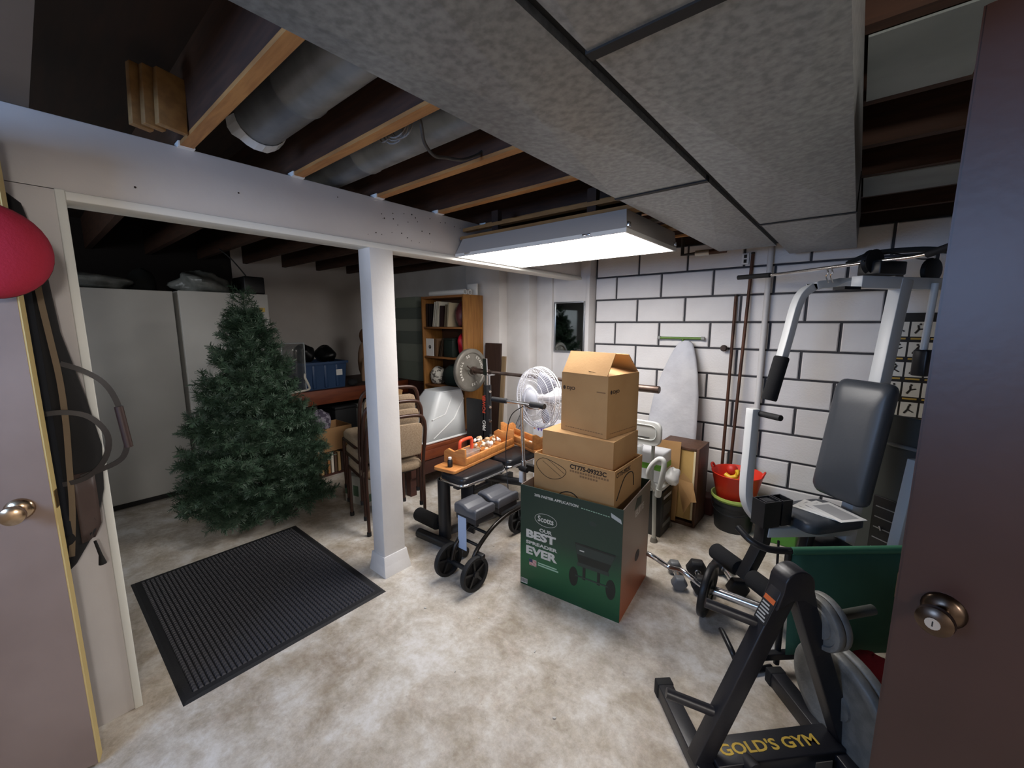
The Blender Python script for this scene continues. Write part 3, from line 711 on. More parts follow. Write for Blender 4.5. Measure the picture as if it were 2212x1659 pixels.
BR = [bring(.435, 2.20, 2.72, -3.20, -2.845), bring(.62, 2.285, 2.72, -3.18, -2.86), bring(.80, 2.37, 2.725, -3.16, -2.875), bring(.865, 2.42, 2.72, -3.14, -2.90)]
MB().loft(BR, caps=False).add(BR[-1], [tuple(range(20))]).build('tub', FROST, bn, smooth=True, solid=.006)
MB().tube(bring(.433, 2.19, 2.73, -3.21, -2.835), .011, 8, closed=True).build('rim', mat('white_rim', '#e4e6e6', .4), bn, smooth=True)
MB().tube(bring(.86, 2.425, 2.715, -3.135, -2.897), .007, 6, closed=True).build('base_ridge', FROST, bn, smooth=True)
for p_ in ([(-2.848, 2.30, .46), (-2.855, 2.56, .60), (-2.87, 2.70, .78)], [(-2.858, 2.30, .63), (-2.863, 2.46, .66), (-2.878, 2.56, .82)]):
    MB().tube(p_, .006, 6).build('diagonal_rib', mat('white_rim', '#e4e6e6', .4), bn, smooth=True)
ob = thing('flattened_cartons', 'flattened tan cartons behind the clear bin', 'cardboard', (-3.3, 2.15, .421))
for k in range(3):
    M = Matrix.Translation((-3.26 - .012 * k, 2.14, .437)) @ Matrix.Rotation(math.radians(-9), 4, 'Y') @ Matrix.Rotation(.3 * k - .3, 4, 'X')
    MB().box((-.004, -.10, 0), (.004, .05, .46 - .05 * k), M).build('sheet', CARD, ob)

# ---------------------------------------------------------------- bookcase
BW = mat('bookcase_wood', '#9a6a33', .55, var='#845727', scale=5, stretch=(8, 8, 1))
BWD = mat('bookcase_shelf', '#8a5a30', .6)
bc = thing('bookcase', 'tall oak bookcase in the corner past the post', 'bookcase', (-3.37, 3.0, 0))
x0, x1, y0, y1 = -3.70, -3.03, 2.87, 3.15
for x in (x0, x1 - .022): MB().box((x, y0, 0), (x + .022, y1, 1.78)).build('side_panel', BW, bc, bevel=.002)
MB().box((x0 + .022, y0 + .002, 1.755), (x1 - .022, y1, 1.778)).build('top_panel', BWD, bc)
MB().box((x0 + .022, y1 - .008, .02), (x1 - .022, y1, 1.755)).build('back_panel', mat('bookcase_back', '#4d2f1c', .7), bc)
SH = [.06, .46, .80, 1.115, 1.435]
for z in SH: MB().box((x0 + .022, y0 + .006, z), (x1 - .022, y1 - .008, z + .02)).build('shelf', BWD, bc, bevel=.002)
def book(x, z, w_, h, d, tilt, c, lab):
    M = Matrix.Translation((x, y0 + .03, z + w_ * math.sin(tilt))) @ Matrix.Rotation(tilt, 4, 'Y')
    t = thing('book', lab, 'book', (x, y0 + .03, z), 'books on the bookcase')
    cm = mat('cover_' + c, c, .55)
    MB().box((0, 0, 0), (.003, d, h), M).box((w_ - .003, 0, 0), (w_, d, h), M).box((0, 0, 0), (w_, .003, h), M).build('cover', cm, t)
    MB().box((.003, .003, .003), (w_ - .003, d - .004, h - .003), M).build('pages', PAPER, t)
z = SH[4] + .0215
for x, w_, h, tl, c, lab in ((-3.655, .035, .25, 0, '#231512', 'dark maroon book at the left of the top shelf'), (-3.615, .04, .24, 0, '#1a1213', 'black book second from left on the top shelf'),
                             (-3.555, .018, .265, .16, '#d9d4c4', 'first of three leaning cream books on the top shelf'), (-3.528, .018, .27, .16, '#e2ddcf', 'middle leaning cream book on the top shelf'), (-3.50, .022, .265, .16, '#cfc9b8', 'last of three leaning cream books on the top shelf'),
                             (-3.43, .05, .22, .05, '#2b1617', 'thick dark red book in the middle of the top shelf'), (-3.365, .025, .23, .12, '#6f6250', 'grey brown book right of the thick red one'), (-3.325, .02, .25, .12, '#b7a98e', 'tan book leaning beside the maroon bag')):
    book(x, z, w_, h, .18, tl, c, lab)
lump('maroon_bag', 'crumpled maroon plastic bag at the right of the top shelf', 'bag', (-3.155, 3.0, z + .115), (.08, .1, .15), mat('maroon_bag', '#4a1d22', .35, var='#6d3a3c', scale=14, bump=.5, bscale=20), 6, .2)
z = SH[3] + .0215
pc = thing('picture_card', 'white card with a small drawn face on the middle shelf', 'card', (-3.62, 2.9, z))
MB().box((-3.672, 2.90, z), (-3.545, 2.906, z + .19)).build('card', PAPER, pc)
pd = MB(); pd.disc(.022, .001, frame((-3.605, 2.8985, z + .10), (1, 0, 0), z=(0, -1, 0)), 16).build('drawing', mat('sketch', '#6d6a66', .8), pc)
MB().disc(.009, .001, frame((-3.60, 2.8972, z + .09), (1, 0, 0), z=(0, -1, 0)), 12).build('drawing', INK, pc)
book(-3.53, z, .03, .19, .18, .02, '#6b5038', 'brown book behind the white card on the middle shelf')
book(-3.46, z, .025, .20, .18, .30, '#3a2c20', 'dark brown book leaning on the dark green box')
bx_ = thing('green_box', 'dark green box on the middle bookcase shelf', 'box', (-3.3, 2.98, z))
MB().box((-3.375, 2.90, z), (-3.235, 3.10, z + .18)).build('box_body', mat('dark_green_box', '#142019', .6), bx_, bevel=.004)
MB().box((-3.378, 2.897, z + .18), (-3.232, 3.103, z + .20)).build('lid', mat('dark_green_lid', '#101a14', .6), bx_, bevel=.003)
lump('red_bag', 'bright red plastic bag at the right of the middle shelf', 'bag', (-3.135, 2.98, z + .115), (.065, .09, .14), mat('red_bag', '#b3132c', .4, bump=.5, bscale=16), 12, .25)
z = SH[2] + .0215
lump('floral_cushion', 'cream floral cushion on the third bookcase shelf', 'cushion', (-3.58, 2.99, z + .085), (.085, .1, .11), mat('floral', '#c8c3b8', .9, var='#57524b', scale=25, lo=.52, hi=.56), 14, .12)
lump('green_blanket', 'folded dark green blanket on the third bookcase shelf', 'blanket', (-3.32, 2.99, z + .10), (.15, .1, .13), mat('dark_green_cloth', '#14241f', .95), 15, .15)
for k, lab in enumerate(('rolled white paper lying in front on the bookcase top', 'rolled white paper lying behind on the bookcase top')):
    tag(MB().lathe([(.028, 0), (.03, .01), (.03, .52), (.028, .53), (.018, .53), (.018, .0), (.028, 0)], frame((-3.63, 2.95 + .07 * k, 1.811 + 0), (1, .03, 0)) @ Matrix.Rotation(math.radians(90), 4, 'Y'), 18).build('paper_roll', PAPER, smooth=True), lab, 'paper roll', 'paper rolls on the bookcase')
tag(MB().box((-3.2, 3.09, 1.78), (-3.06, 3.11, 1.90)).build('white_board', PAPER, bevel=.003), 'small white board standing at the right of the bookcase top', 'board')
# folded blankets in the far corner
blm = ['#7d8478', '#8a9084', '#6d746c', '#90958a', '#666e66']
fbn = thing('blanket_chest', 'dark wooden chest under the blanket pile in the far corner', 'chest', (-4.6, 3.3, 0))
MB().box((-4.95, 3.16, .0), (-4.0, 3.44, .74)).build('chest_body', DKRED, fbn, bevel=.004)
MB().box((-4.97, 3.155, .741), (-3.98, 3.445, .77)).build('lid', DKRED, fbn, bevel=.004)
zz = .772
for k in range(6):
    h = [.24, .22, .16, .15, .14, .13][k]; w_ = [.62, .6, .58, .55, .55, .5][k]
    rg = lambda s, z: [(-4.42 + p[0] * s, 3.30 + p[1] * s, z) for p in rrect(w_, .24, .05)]
    tag(MB().loft([rg(.94, zz), rg(1., zz + h * .25), rg(1., zz + h * .75), rg(.94, zz + h)]).build('folded_blanket', mat('blanket%d' % k, blm[k % 5], .95, bump=.3, bscale=25), smooth=True),
        ['bottom grey green bolster of the pile in the far corner', 'second folded blanket from the bottom in the corner pile', 'third folded blanket from the bottom in the corner pile', 'fourth folded blanket from the bottom in the corner pile', 'second folded blanket from the top in the corner pile', 'top folded blanket of the corner pile'][k], 'blanket', 'blanket pile in the far corner')
    zz += h + .001
# boards leaning by the bookcase
for (xa, xb, ya, yb, zt, c, lab) in ((-2.985, -2.77, 3.06, 3.135, 1.29, '#35231c', 'wide dark brown board leaning beside the bookcase'), (-2.76, -2.715, 3.04, 3.14, 1.16, '#8a7458', 'narrow tan board leaning beside the dark board')):
    th = .022
    tag(MB().add([(xa, ya, 0), (xb, ya, 0), (xb, ya + th, 0), (xa, ya + th, 0), (xa + .0, yb, zt), (xb + .0, yb, zt), (xb, yb + th, zt), (xa, yb + th, zt)],
                 [(3, 2, 1, 0), (4, 5, 6, 7), (0, 1, 5, 4), (1, 2, 6, 5), (2, 3, 7, 6), (3, 0, 4, 7)]).build('leaning_board', mat('board_' + c, c, .6, var='#2a1a14' if c == '#35231c' else '#7b6649', scale=4, stretch=(8, 8, 1))), lab, 'board', 'boards leaning by the bookcase')
# mirror
MRM = Matrix.Translation((-2.15, 3.447, 0)) @ Matrix.Rotation(math.radians(1.9), 4, 'Z') @ Matrix.Translation((2.15, -3.447, 0))
mr = thing('wall_mirror', 'narrow framed mirror on the white end wall above the fan', 'mirror', (-2.17, 3.45, 1.45))
MX0, MX1, MZ0, MZ1 = -2.322, -1.985, 1.215, 1.70
MB().box((MX0 + .012, 3.438, MZ0 + .012), (MX1 - .012, 3.442, MZ1 - .012), MRM).build('glass', mat('mirror_glass', '#9aa0a2', .03, 1.), mr)
for a, b in (((MX0, 3.430, MZ0), (MX0 + .014, 3.45, MZ1)), ((MX1 - .014, 3.430, MZ0), (MX1, 3.45, MZ1)), ((MX0 + .014, 3.43, MZ0), (MX1 - .014, 3.45, MZ0 + .014)), ((MX0 + .014, 3.43, MZ1 - .014), (MX1 - .014, 3.45, MZ1))):
    MB().box(a, b, MRM).build('frame_rail', mat('mirror_frame', '#a7a9ab', .3, .8), mr, bevel=.002)

# ---------------------------------------------------------------- stack of cartons
def ramp_material(name, stops, z0, z1, rough=.5, bump=0.):
    """printed colour that runs over the height of a carton side."""
    m = bpy.data.materials.new(name); m.use_nodes = True; nt = m.node_tree; b = nt.nodes['Principled BSDF']
    tc = nt.nodes.new('ShaderNodeTexCoord'); sx = nt.nodes.new('ShaderNodeSeparateXYZ'); mr_ = nt.nodes.new('ShaderNodeMapRange')
    nt.links.new(tc.outputs['Object'], sx.inputs[0]); nt.links.new(sx.outputs[2], mr_.inputs[0])
    mr_.inputs[1].default_value = z0; mr_.inputs[2].default_value = z1
    r = nt.nodes.new('ShaderNodeValToRGB'); e = r.color_ramp.elements
    e[0].position, e[0].color = stops[0][0], srgb(stops[0][1]); e[1].position, e[1].color = stops[-1][0], srgb(stops[-1][1])
    for p, c in stops[1:-1]: k = e.new(p); k.color = srgb(c)
    nt.links.new(mr_.outputs[0], r.inputs[0]); nt.links.new(r.outputs[0], b.inputs['Base Color']); b.inputs['Roughness'].default_value = rough
    return m
GF = ramp_material('green_print_front', [(0, '#0a3d22'), (.3, '#14502e'), (.55, '#173023'), (1, '#14291f')], 0, .6, .45)
GS = ramp_material('orange_print_side', [(0, '#a4532a'), (.3, '#9c5d3c'), (.5, '#8b7265'), (1, '#6f6058')], 0, .6, .4)
GMAT = {'front': GF, 'back': GF, 'left': GS, 'right': GS}
gb, GM, gw = carton('green_box', 'large open green spreader carton on the floor with cartons stacked inside', -1.101, 1.981, .106, .589, .475, 0, .603, material=GMAT)
def on_front(M, ly, u, z, out=.0006):      # text frame on a carton's front (-y) face
    return M @ Matrix.Translation((u, -ly / 2 - out, z)) @ Matrix.Rotation(math.radians(90), 4, 'X')
def on_right(M, lx, u, z, out=.0006):
    return M @ Matrix.Translation((lx / 2 + out, u, z)) @ Matrix.Rotation(math.radians(90), 4, 'Z') @ Matrix.Rotation(math.radians(90), 4, 'X')
PW = mat('print_silver', '#b9b8b2', .5); PDK = mat('print_dark', '#10160f', .5); PDK2 = mat('print_dark_grey', '#26302b', .5); PLG = mat('print_light_green', '#8fae98', .6)
def gtext(s, u, z, size, sx=1., bold=0., m=PW): return text(s, size, on_front(GM, .475, u, z), m, gw['front'], 'print', bold, sx)
gtext('20% FASTER APPLICATION', -.205, .556, .020, 1.12, .0004)
gtext('Scotts', -.182, .417, .046, .86, .0008)
gtext('OUR', -.171, .356, .028, 1.28, .0008)
gtext('BEST', -.258, .304, .062, 1.42, .003)
gtext('SPREADER', -.257, .264, .026, 1.64, .0009)
gtext('EVER', -.258, .204, .064, 1.36, .003)
el = [(-.132 + .068 * math.cos(a), 0, .430 + .036 * math.sin(a)) for a in [2 * math.pi * k / 32 for k in range(32)]]
MB().tube(el, .0012, 5, GM @ Matrix.Translation((0, -.2378, 0)), closed=True).build('logo_oval', PW, gw['front'])
def gflat(poly, m, name='print', out=.0004):
    MB().prism(poly, .0006, on_front(GM, .475, 0, 0, out)).build(name, m, gw['front'])
def rect(a, b, c, d): return [(a, b), (c, b), (c, d), (a, d)]
RED = mat('print_red', '#9c3a3f', .6); NAVY = mat('print_navy', '#22304f', .6)
for k in range(5): gflat(rect(-.235, .138 + k * .0072, -.188, .138 + k * .0072 + .0036), RED)
gflat(rect(-.235, .136, -.188, .174), PW, out=.0001); gflat(rect(-.235, .155, -.213, .174), NAVY, out=.0008)
gflat(rect(-.178, .150, -.05, .158), PLG); gflat(rect(-.178, .163, -.06, .170), PLG)
gflat([(.045, .362), (.267, .358), (.228, .255), (.066, .255)], PDK); gflat([(.050, .352), (.262, .349), (.245, .30), (.058, .30)], PDK2, out=.0007)
gtext('ELITE', .105, .318, .020, 1.2, .0006); gflat(rect(.072, .321, .098, .327), PW, out=.0012)
gflat(rect(.06, .235, .235, .255), PDK2)
for u in (.04, .245): gflat([(u + .026 * math.cos(a), .165 + .055 * math.sin(a)) for a in [2 * math.pi * k / 20 for k in range(20)]], PDK)
for u in (.10, .18): gflat(rect(u - .008, .165, u + .008, .235), PDK)
gflat(rect(.05, .172, .23, .180), PDK2, out=.0007)
gflat([(.14 + .02 * math.cos(a), .49 + .012 * math.sin(a)) for a in [2 * math.pi * k / 14 for k in range(14)]], PDK2)
gflat(rect(-.291, .010, -.247, .040), PW)
for k in range(9): gflat(rect(-.288 + k * .0045, .016, -.286 + k * .0045, .038), INK, out=.0012)
gflat([(.232, .575), (.284, .553), (.290, .530), (.236, .552)], mat('foil_label', '#9aa0a0', .35))
for k in range(12): gflat(rect(.075 + k * .013, .556 - k * .0006, .084 + k * .013, .560 - k * .0006), PLG)
text('ELITE', .05, on_right(GM, .589, -.04, .485), mat('print_pale', '#b1a7a0', .5), gw['right'], 'print', .001, 1.3)
MB().prism([(-.06, .53), (.06, .53), (.06, .575), (-.02, .585)], .0006, on_right(GM, .589, 0, 0)).build('print', PDK, gw['right'])
MB().prism([(.027 + .04 * math.cos(a), .239 + .03 * math.sin(a)) for a in [2 * math.pi * k / 16 for k in range(16)]], .0005, on_right(GM, .589, 0, 0)).build('scuff', mat('dark_scuff', '#4b4140', .7), gw['right'])
ctb, CM, cw = carton('cardboard_box', 'open brown carton marked with a part number inside the green carton', -1.113, 2.007, .012, .499, .351, .0065, .762, top=.728)
def ctext(s, u, z, size, sx=1., bold=0., fr='front'):
    M_ = on_front(CM, .351, u, z) if fr == 'front' else on_right(CM, .499, u, z)
    return text(s, size, M_, mat('stamp_ink', '#2a1d14', .85), cw[fr], 'print', bold, sx)
ctext('CT775-09323C', -.012, .722, .034, 1.0, .0012); ctext('CT775-09323C', -.16, .722, .034, .8, .0004, 'right')
FINK = mat('faint_ink', '#7d5f41', .9)
for z, a, b in ((.703, -.012, .21), (.685, .05, .15)):
    k = a
    while k < b: MB().prism(rect(k, z, k + .011, z + .011), .0005, on_front(CM, .351, 0, 0)).build('print', FINK, cw['front']); k += .0155
dr_ = [(-.235, .70), (-.20, .738), (-.15, .74), (-.06, .715), (-.035, .69), (-.07, .65), (-.14, .632), (-.20, .655)]
MB().tube(curve_pts([(x, -.1762, z) for x, z in dr_], 4, True), .0016, 5, CM, closed=True).build('print', INK, cw['front'])
MB().tube([(-.19, -.1762, .725), (-.07, -.1762, .66)], .001, 5, CM).tube([(-.15, -.1762, .738), (-.045, -.1762, .68)], .001, 5, CM).build('print', INK, cw['front'])
MB().tube(curve_pts([(-.12, -.1762, .50), (-.06, -.1762, .57), (.02, -.1762, .58), (.10, -.1762, .50)], 6), .003, 5, CM).build('print', INK, cw['front'])
MB().tube(curve_pts([(.2505, -.15, .60), (.2505, -.06, .70), (.2505, .04, .70), (.2505, .06, .62)], 6), .003, 5, CM).build('print', INK, cw['right'])
carton('cardboard_box', 'shallow closed brown carton in the middle of the stack', -1.12, 2.039, .032, .435, .328, .733, .890, top=True)
dj, DM, dw = carton('cardboard_box', 'small brown carton with raised flaps on top of the stack', -1.087, 2.077, -.121, .307, .304, .896, 1.226, flaps=(('front', .135, -.55), ('left', .12, -1.5), ('right', .13, -1.42), ('back', .15, -.80)))
SINK = mat('logo_ink', '#3a2a1d', .85)
for fr, u in (('front', -.133), ('right', -.12)):
    M_ = on_front(DM, .304, 0, 0) if fr == 'front' else on_right(DM, .307, 0, 0)
    MB().prism([(u + .009 * math.cos(a), 1.141 + .011 * math.sin(a)) for a in [2 * math.pi * k / 16 for k in range(16)]], .0005, M_).build('logo', SINK, dw[fr])
    text('DJO', .024, M_ @ Matrix.Translation((u + .017, 1.133, 0)), SINK, dw[fr], 'logo', .0006, 1.35)
    k = -.12
    while k < .12: MB().prism(rect(k, .917, k + .012, .921), .0005, M_).build('print', FINK, dw[fr]); k += .017
MB().prism(rect(.085, 1.136, .14, 1.142), .0005, on_front(DM, .304, 0, 0)).build('print', FINK, dw['front'])

# ---------------------------------------------------------------- weight bench with barbell
wbn = thing('weight_bench', 'black weight bench with padded seat and barbell uprights', 'weight bench', (-1.92, 2.1, 0))
def pad(name, x0, x1, y0, y1, z0, z1, parent, m=VINYL, piping=True):
    cx, cy = (x0 + x1) / 2, (y0 + y1) / 2
    rg = lambda s, z: [(cx + p[0] * s, cy + p[1] * s, z) for p in rrect(x1 - x0, y1 - y0, .045)]
    MB().loft([rg(.97, z0), rg(1., z0 + .008), rg(1., z1 - .018), rg(.96, z1 - .004), rg(.88, z1)]).build(name, m, parent, smooth=True)
    if piping: MB().tube([(cx + p[0] * 1.005, cy + p[1] * 1.005, z0 + .004) for p in rrect(x1 - x0, y1 - y0, .045)], .009, 8, closed=True).build('chrome_piping', CHROME, parent, smooth=True)
pad('seat_pad', -2.04, -1.80, 1.68, 2.09, .475, .53, wbn)
pad('back_pad', -2.03, -1.80, 2.13, 2.46, .475, .53, wbn)
MB().lathe([(.043, 0.02), (.043, .45), (.037, .45), (.037, .40), (0, .40)], Matrix.Translation((-2.065, 1.745, 0)), 20).build('front_post', BLACKM, wbn, smooth=True)
MB().tube([(-2.24, 1.655, .035), (-1.80, 1.69, .035)], .033, 12).build('front_foot', BLACKM, wbn, smooth=True)
MB().tube([(-2.065, 1.745, .06), (-2.03, 2.0, .05), (-1.92, 2.6, .05)], .028, 10).build('floor_tube', mat('grey_tube', '#4c4d4f', .5), wbn, smooth=True)
MB().bar((-1.92, 1.72, .445), (-1.92, 2.58, .445), .05, .05).build('spine', BLACKM, wbn, bevel=.004)
MB().bar((-2.065, 1.76, .42), (-1.92, 1.80, .44), .04, .04).build('spine_bracket', BLACKM, wbn)
MB().box((-2.0, 1.84, .07), (-1.88, 1.86, .43)).build('gusset_plate', BLACKM, wbn, bevel=.004)
MB().tube([(-1.90, 2.0, .43), (-1.78, 2.25, .34), (-1.76, 2.42, .20)], .028, 10).build('incline_strut', BLACKM, wbn, smooth=True)
for z, y, xa, xb in ((.10, 1.70, -2.37, -2.14), (.42, 1.70, -2.30, -2.13)):
    if z < .2:
        MB().lathe([(.0, 0), (.045, 0), (.05, .01), (.05, xb - xa - .01), (.045, xb - xa), (0, xb - xa)], frame((xa, y + .05, z), (1, 0, 0)) @ Matrix.Rotation(math.radians(90), 4, 'Y'), 18).build('foam_roller', FOAM, wbn, smooth=True)
        MB().tube([(xb - .02, y + .05, z), (-2.09, y + .05, z)], .012, 8).build('roller_axle', BLACKM, wbn, smooth=True)
BX0, BX1 = -2.475, -1.38
for x in (BX0, BX1):
    MB().tube([(x, 2.62, .0), (x, 2.62, .955)], .034, 16).build('upright', BLACKM, wbn, smooth=True)
    MB().tube([(x, 2.62, .95), (x, 2.62, 1.045)], .026, 14).build('chrome_riser', CHROME, wbn, smooth=True)
    hk = MB(); hk.bar((x, 2.60, 1.043), (x, 2.69, 1.040), .045, .012); hk.bar((x, 2.597, 1.045), (x, 2.59, 1.19 if x == BX0 else 1.10), .045, .012); hk.bar((x, 2.69, 1.035), (x, 2.695, 1.07), .045, .012)
    hk.build('bar_hook', CHROME, wbn)
    for z in (.50, .63, .76, .90): MB().tube([(x + .034, 2.62, z), (x + .052, 2.60, z)], .011, 8).build('bolt', CHROME, wbn, smooth=True)
    MB().bar((x, 2.30, .03), (x, 2.95, .03), .05, .05).build('upright_foot', BLACKM, wbn, bevel=.004)
MB().bar((BX0, 2.62, .30), (BX1, 2.62, .30), .05, .05).build('cross_brace', BLACKM, wbn, bevel=.004)
pn = MB().box((-2.73, 2.60, .30), (-2.515, 2.63, .81)).build('side_guard', mat('black_guard', '#0e0e10', .6), wbn, bevel=.004)
RW = mat('print_red_orange', '#c8452e', .5)
Mp = Matrix.Translation((-2.474, 2.583, .62)) @ Matrix.Rotation(math.radians(10), 4, 'Z') @ Matrix.Rotation(math.radians(90), 4, 'X') @ Matrix.Rotation(math.radians(90), 4, 'Z')
text('POWER', .05, Matrix.Translation((-2.47, 2.5845, .70)) @ Matrix.Rotation(math.radians(90), 4, 'X') @ Matrix.Rotation(math.radians(90), 4, 'Z'), RW, wbn, 'upright_lettering', .001, .95)
text('PRO', .05, Matrix.Translation((-2.47, 2.5845, .54)) @ Matrix.Rotation(math.radians(90), 4, 'X') @ Matrix.Rotation(math.radians(90), 4, 'Z'), PAPER, wbn, 'upright_lettering', .001, 1.)
bb = thing('barbell', 'long steel barbell with one grey plate resting on the bench uprights', 'barbell', (-1.9, 2.645, 1.06))
ZB, YBAR = 1.065, 2.645
RUSTS = mat('worn_steel', '#6f625c', .4, .8, var='#5a4a42', scale=12)
MB().tube([(-2.48, YBAR, ZB), (-1.30, YBAR, ZB)], .0145, 12).build('bar', RUSTS, bb, smooth=True)
for a, b in ((-2.86, -2.48), (-1.30, -.955)):
    MB().lathe([(0, 0), (.022, 0), (.025, .004), (.025, b - a - .004), (.022, b - a), (0, b - a)], frame((a, YBAR, ZB), (1, 0, 0)) @ Matrix.Rotation(math.radians(90), 4, 'Y'), 18).build('sleeve', RUSTS, bb, smooth=True)
PLT = mat('grey_plate_iron', '#77736b', .5, .3, var='#67635b', scale=10)
def plate(label, c, n_, R, th, m, group=None, letters=None, parent=None, hub=.05):
    """weight plate, centre c, axis n_."""
    t = thing('weight_plate', label, 'weight plate', c, group) if parent is None else parent
    n_ = Vector(n_).normalized()
    M = frame(c, Vector((0, 0, 1)).cross(n_) if abs(n_.z) < .9 else (1, 0, 0), z=n_)
    pr = [(.026, -th / 2), (hub, -th / 2), (hub * 1.05, -th * .28), (R * .78, -th * .28), (R * .82, -th / 2), (R * .97, -th / 2), (R, -th * .35), (R, th * .35), (R * .97, th / 2), (R * .82, th / 2), (R * .78, th * .28), (hub * 1.05, th * .28), (hub, th / 2), (.026, th / 2), (.026, -th / 2)]
    body = MB().lathe(pr, M, 40).build('plate_disc', m, t, smooth=True)
    if letters:
        for s, a0, dr in letters:
            k = len(s)
            for i, ch in enumerate(s):
                a = a0 - dr * (i - (k - 1) / 2); rr = R * .62
                T = M @ Matrix.Translation((rr * math.cos(a), rr * math.sin(a), th * .28 + .0008)) @ Matrix.Rotation(a - math.pi / 2, 4, 'Z')
                text(ch, R * .17, T, PAPER, body, 'raised_letter', .0004, 1., align='CENTER')
    return t, M
plate('grey barbell plate with raised white lettering on the barbell sleeve', (-2.71, YBAR, ZB), (-.001, 0, 0), .20, .045, PLT)
pl_ = [o for o in bpy.data.objects if o.name.startswith('weight_plate')][-1]
body = pl_.children[0]
# lettering on the face turned to the camera (the +x side)
M = frame((-2.71 + .0135, YBAR, ZB), (0, 1, 0), z=(1, 0, 0))
for s, a0 in (('BARBELL', math.radians(180)), ('STANDARD', math.radians(20)), ('35', math.radians(110)), ('LBS', math.radians(285))):
    for i, ch in enumerate(s):
        a = a0 - .2 * (i - (len(s) - 1) / 2); rr = .124
        text(ch, .034, M @ Matrix.Translation((rr * math.cos(a), rr * math.sin(a), .0006)) @ Matrix.Rotation(a - math.pi / 2, 4, 'Z'), mat('plate_letter_paint', '#c9c6bd', .6), body, 'raised_letter', .0008, 1., align='CENTER')
cl_ = thing('spring_collar', 'steel collar clamp in front of the grey plate', 'collar', (-2.59, YBAR, ZB))
MB().lathe([(.026, -.014), (.038, -.014), (.038, .014), (.026, .014), (.026, -.014)], frame((-2.665, YBAR, ZB), (0, 1, 0), z=(1, 0, 0)), 20).build('ring', RUSTS, cl_, smooth=True)
MB().tube([(-2.662, YBAR - .036, ZB + .01), (-2.65, YBAR - .10, ZB + .05)], .006, 8).build('lever', RUSTS, cl_, smooth=True)
MB().tube([(-2.662, YBAR + .036, ZB - .01), (-2.65, YBAR + .08, ZB - .04)], .006, 8).build('lever', RUSTS, cl_, smooth=True)

# ---------------------------------------------------------------- wooden trays on the bench
def tray(label, c, ang, L, Wd, z):
    t = thing('wooden_tray', label, 'tray', (c[0], c[1], z), 'orange pine trays on the weight bench'); M = rotz((c[0], c[1], z), ang)
    MB().prism([(p[0], p[1]) for p in rrect(L, Wd, .02)], .022, M).build('base_board', WOODC, t, bevel=.003)
    for s in (-1, 1):
        MB().box((-L / 2 + .12, s * (Wd / 2 - .010) - .009, .0225), (L / 2 - .03, s * (Wd / 2 - .010) + .009, .070), M).build('side_rail', WOODC, t, bevel=.003)
    for x in (-L / 2 + .11, L / 2 - .035):
        MB().prism([(-.0 - Wd / 2, 0), (Wd / 2, 0), (Wd / 2, .075), (Wd * .3, .10), (0, .085), (-Wd * .3, .115), (-Wd / 2, .115)], .018, M @ Matrix.Translation((x, 0, .0228)) @ Matrix.Rotation(math.radians(90), 4, 'Z') @ Matrix.Rotation(math.radians(90), 4, 'X')).build('end_cleat', WOODC, t, bevel=.003)
    return t, M
t1, TM = tray('long orange pine tray of shells on the front of the weight bench', (-2.04, 2.05), math.radians(97.4), .74, .185, .531)
t2, T2 = tray('second orange pine tray lying across the back of the weight bench', (-2.03, 2.535), math.radians(-18), .62, .15, .531)
# things in the trays
cse = thing('clear_case', 'small clear case with orange handle in the front tray', 'case', tuple(TM @ Vector((-.12, 0, .023))))
MB().box((-.22, -.06, .024), (-.05, .05, .085), TM).build('clear_body', mat('clear_case', '#cfd2d0', .15, trans=.7, alpha=.6), cse, bevel=.006)
MB().tube(curve_pts([(-.20, 0, .08), (-.20, 0, .145), (-.18, 0, .165), (-.09, 0, .165), (-.07, 0, .145), (-.07, 0, .08)], 4), .012, 8, TM).build('handle', mat('orange_handle', '#e0502f', .4), cse, smooth=True)
bt2 = thing('black_bottle', 'small black bottle standing on the near end of the front tray', 'bottle', tuple(TM @ Vector((-.31, 0, .023))))
MB().lathe([(0, .0232), (.016, .0232), (.017, .026), (.017, .065), (.009, .075), (0, .075)], TM @ Matrix.Translation((-.315, -.01, 0)), 14).build('bottle_body', BLACKP, bt2, smooth=True)
MB().lathe([(.011, .075), (.011, .088), (0, .088)], TM @ Matrix.Translation((-.315, -.01, 0)), 12).build('bottle_top', PAPER, bt2, smooth=True)
rs = random.Random(11)
SHC = ['#e6ded2', '#d9c6ae', '#f0ebe4', '#b99a74', '#d3b894']
for k in range(26):
    u = rs.uniform(.03, .27) if k < 22 else rs.uniform(-.03, .05); v = rs.uniform(-.05, .05); zz = .04 + (.02 if k % 3 == 0 else .045 if k % 3 == 1 else .0) + (.03 if k > 12 else 0)
    r_ = rs.uniform(.012, .022); M = TM @ Matrix.Translation((u, v, max(zz, .0235 + r_))) @ Euler((rs.uniform(0, 3), rs.uniform(0, 3), rs.uniform(0, 3))).to_matrix().to_4x4()
    if k % 2: o = MB().lathe([(0, -1.3 * r_), (.35 * r_, -.9 * r_), (.6 * r_, -.4 * r_), (.5 * r_, -.3 * r_), (.9 * r_, .2 * r_), (1. * r_, .5 * r_), (.6 * r_, 1. * r_), (0, 1.1 * r_)], M, 12)
    else: o = MB().ball((0, 0, 0), (r_, r_ * .8, r_ * .55), M, 12, 8)
    tag(o.build('seashell', mat('shell_%d' % (k % 5), SHC[k % 5], .4), smooth=True), 'pale seashell in the heap in the front tray', 'shell', 'seashells in the front tray')
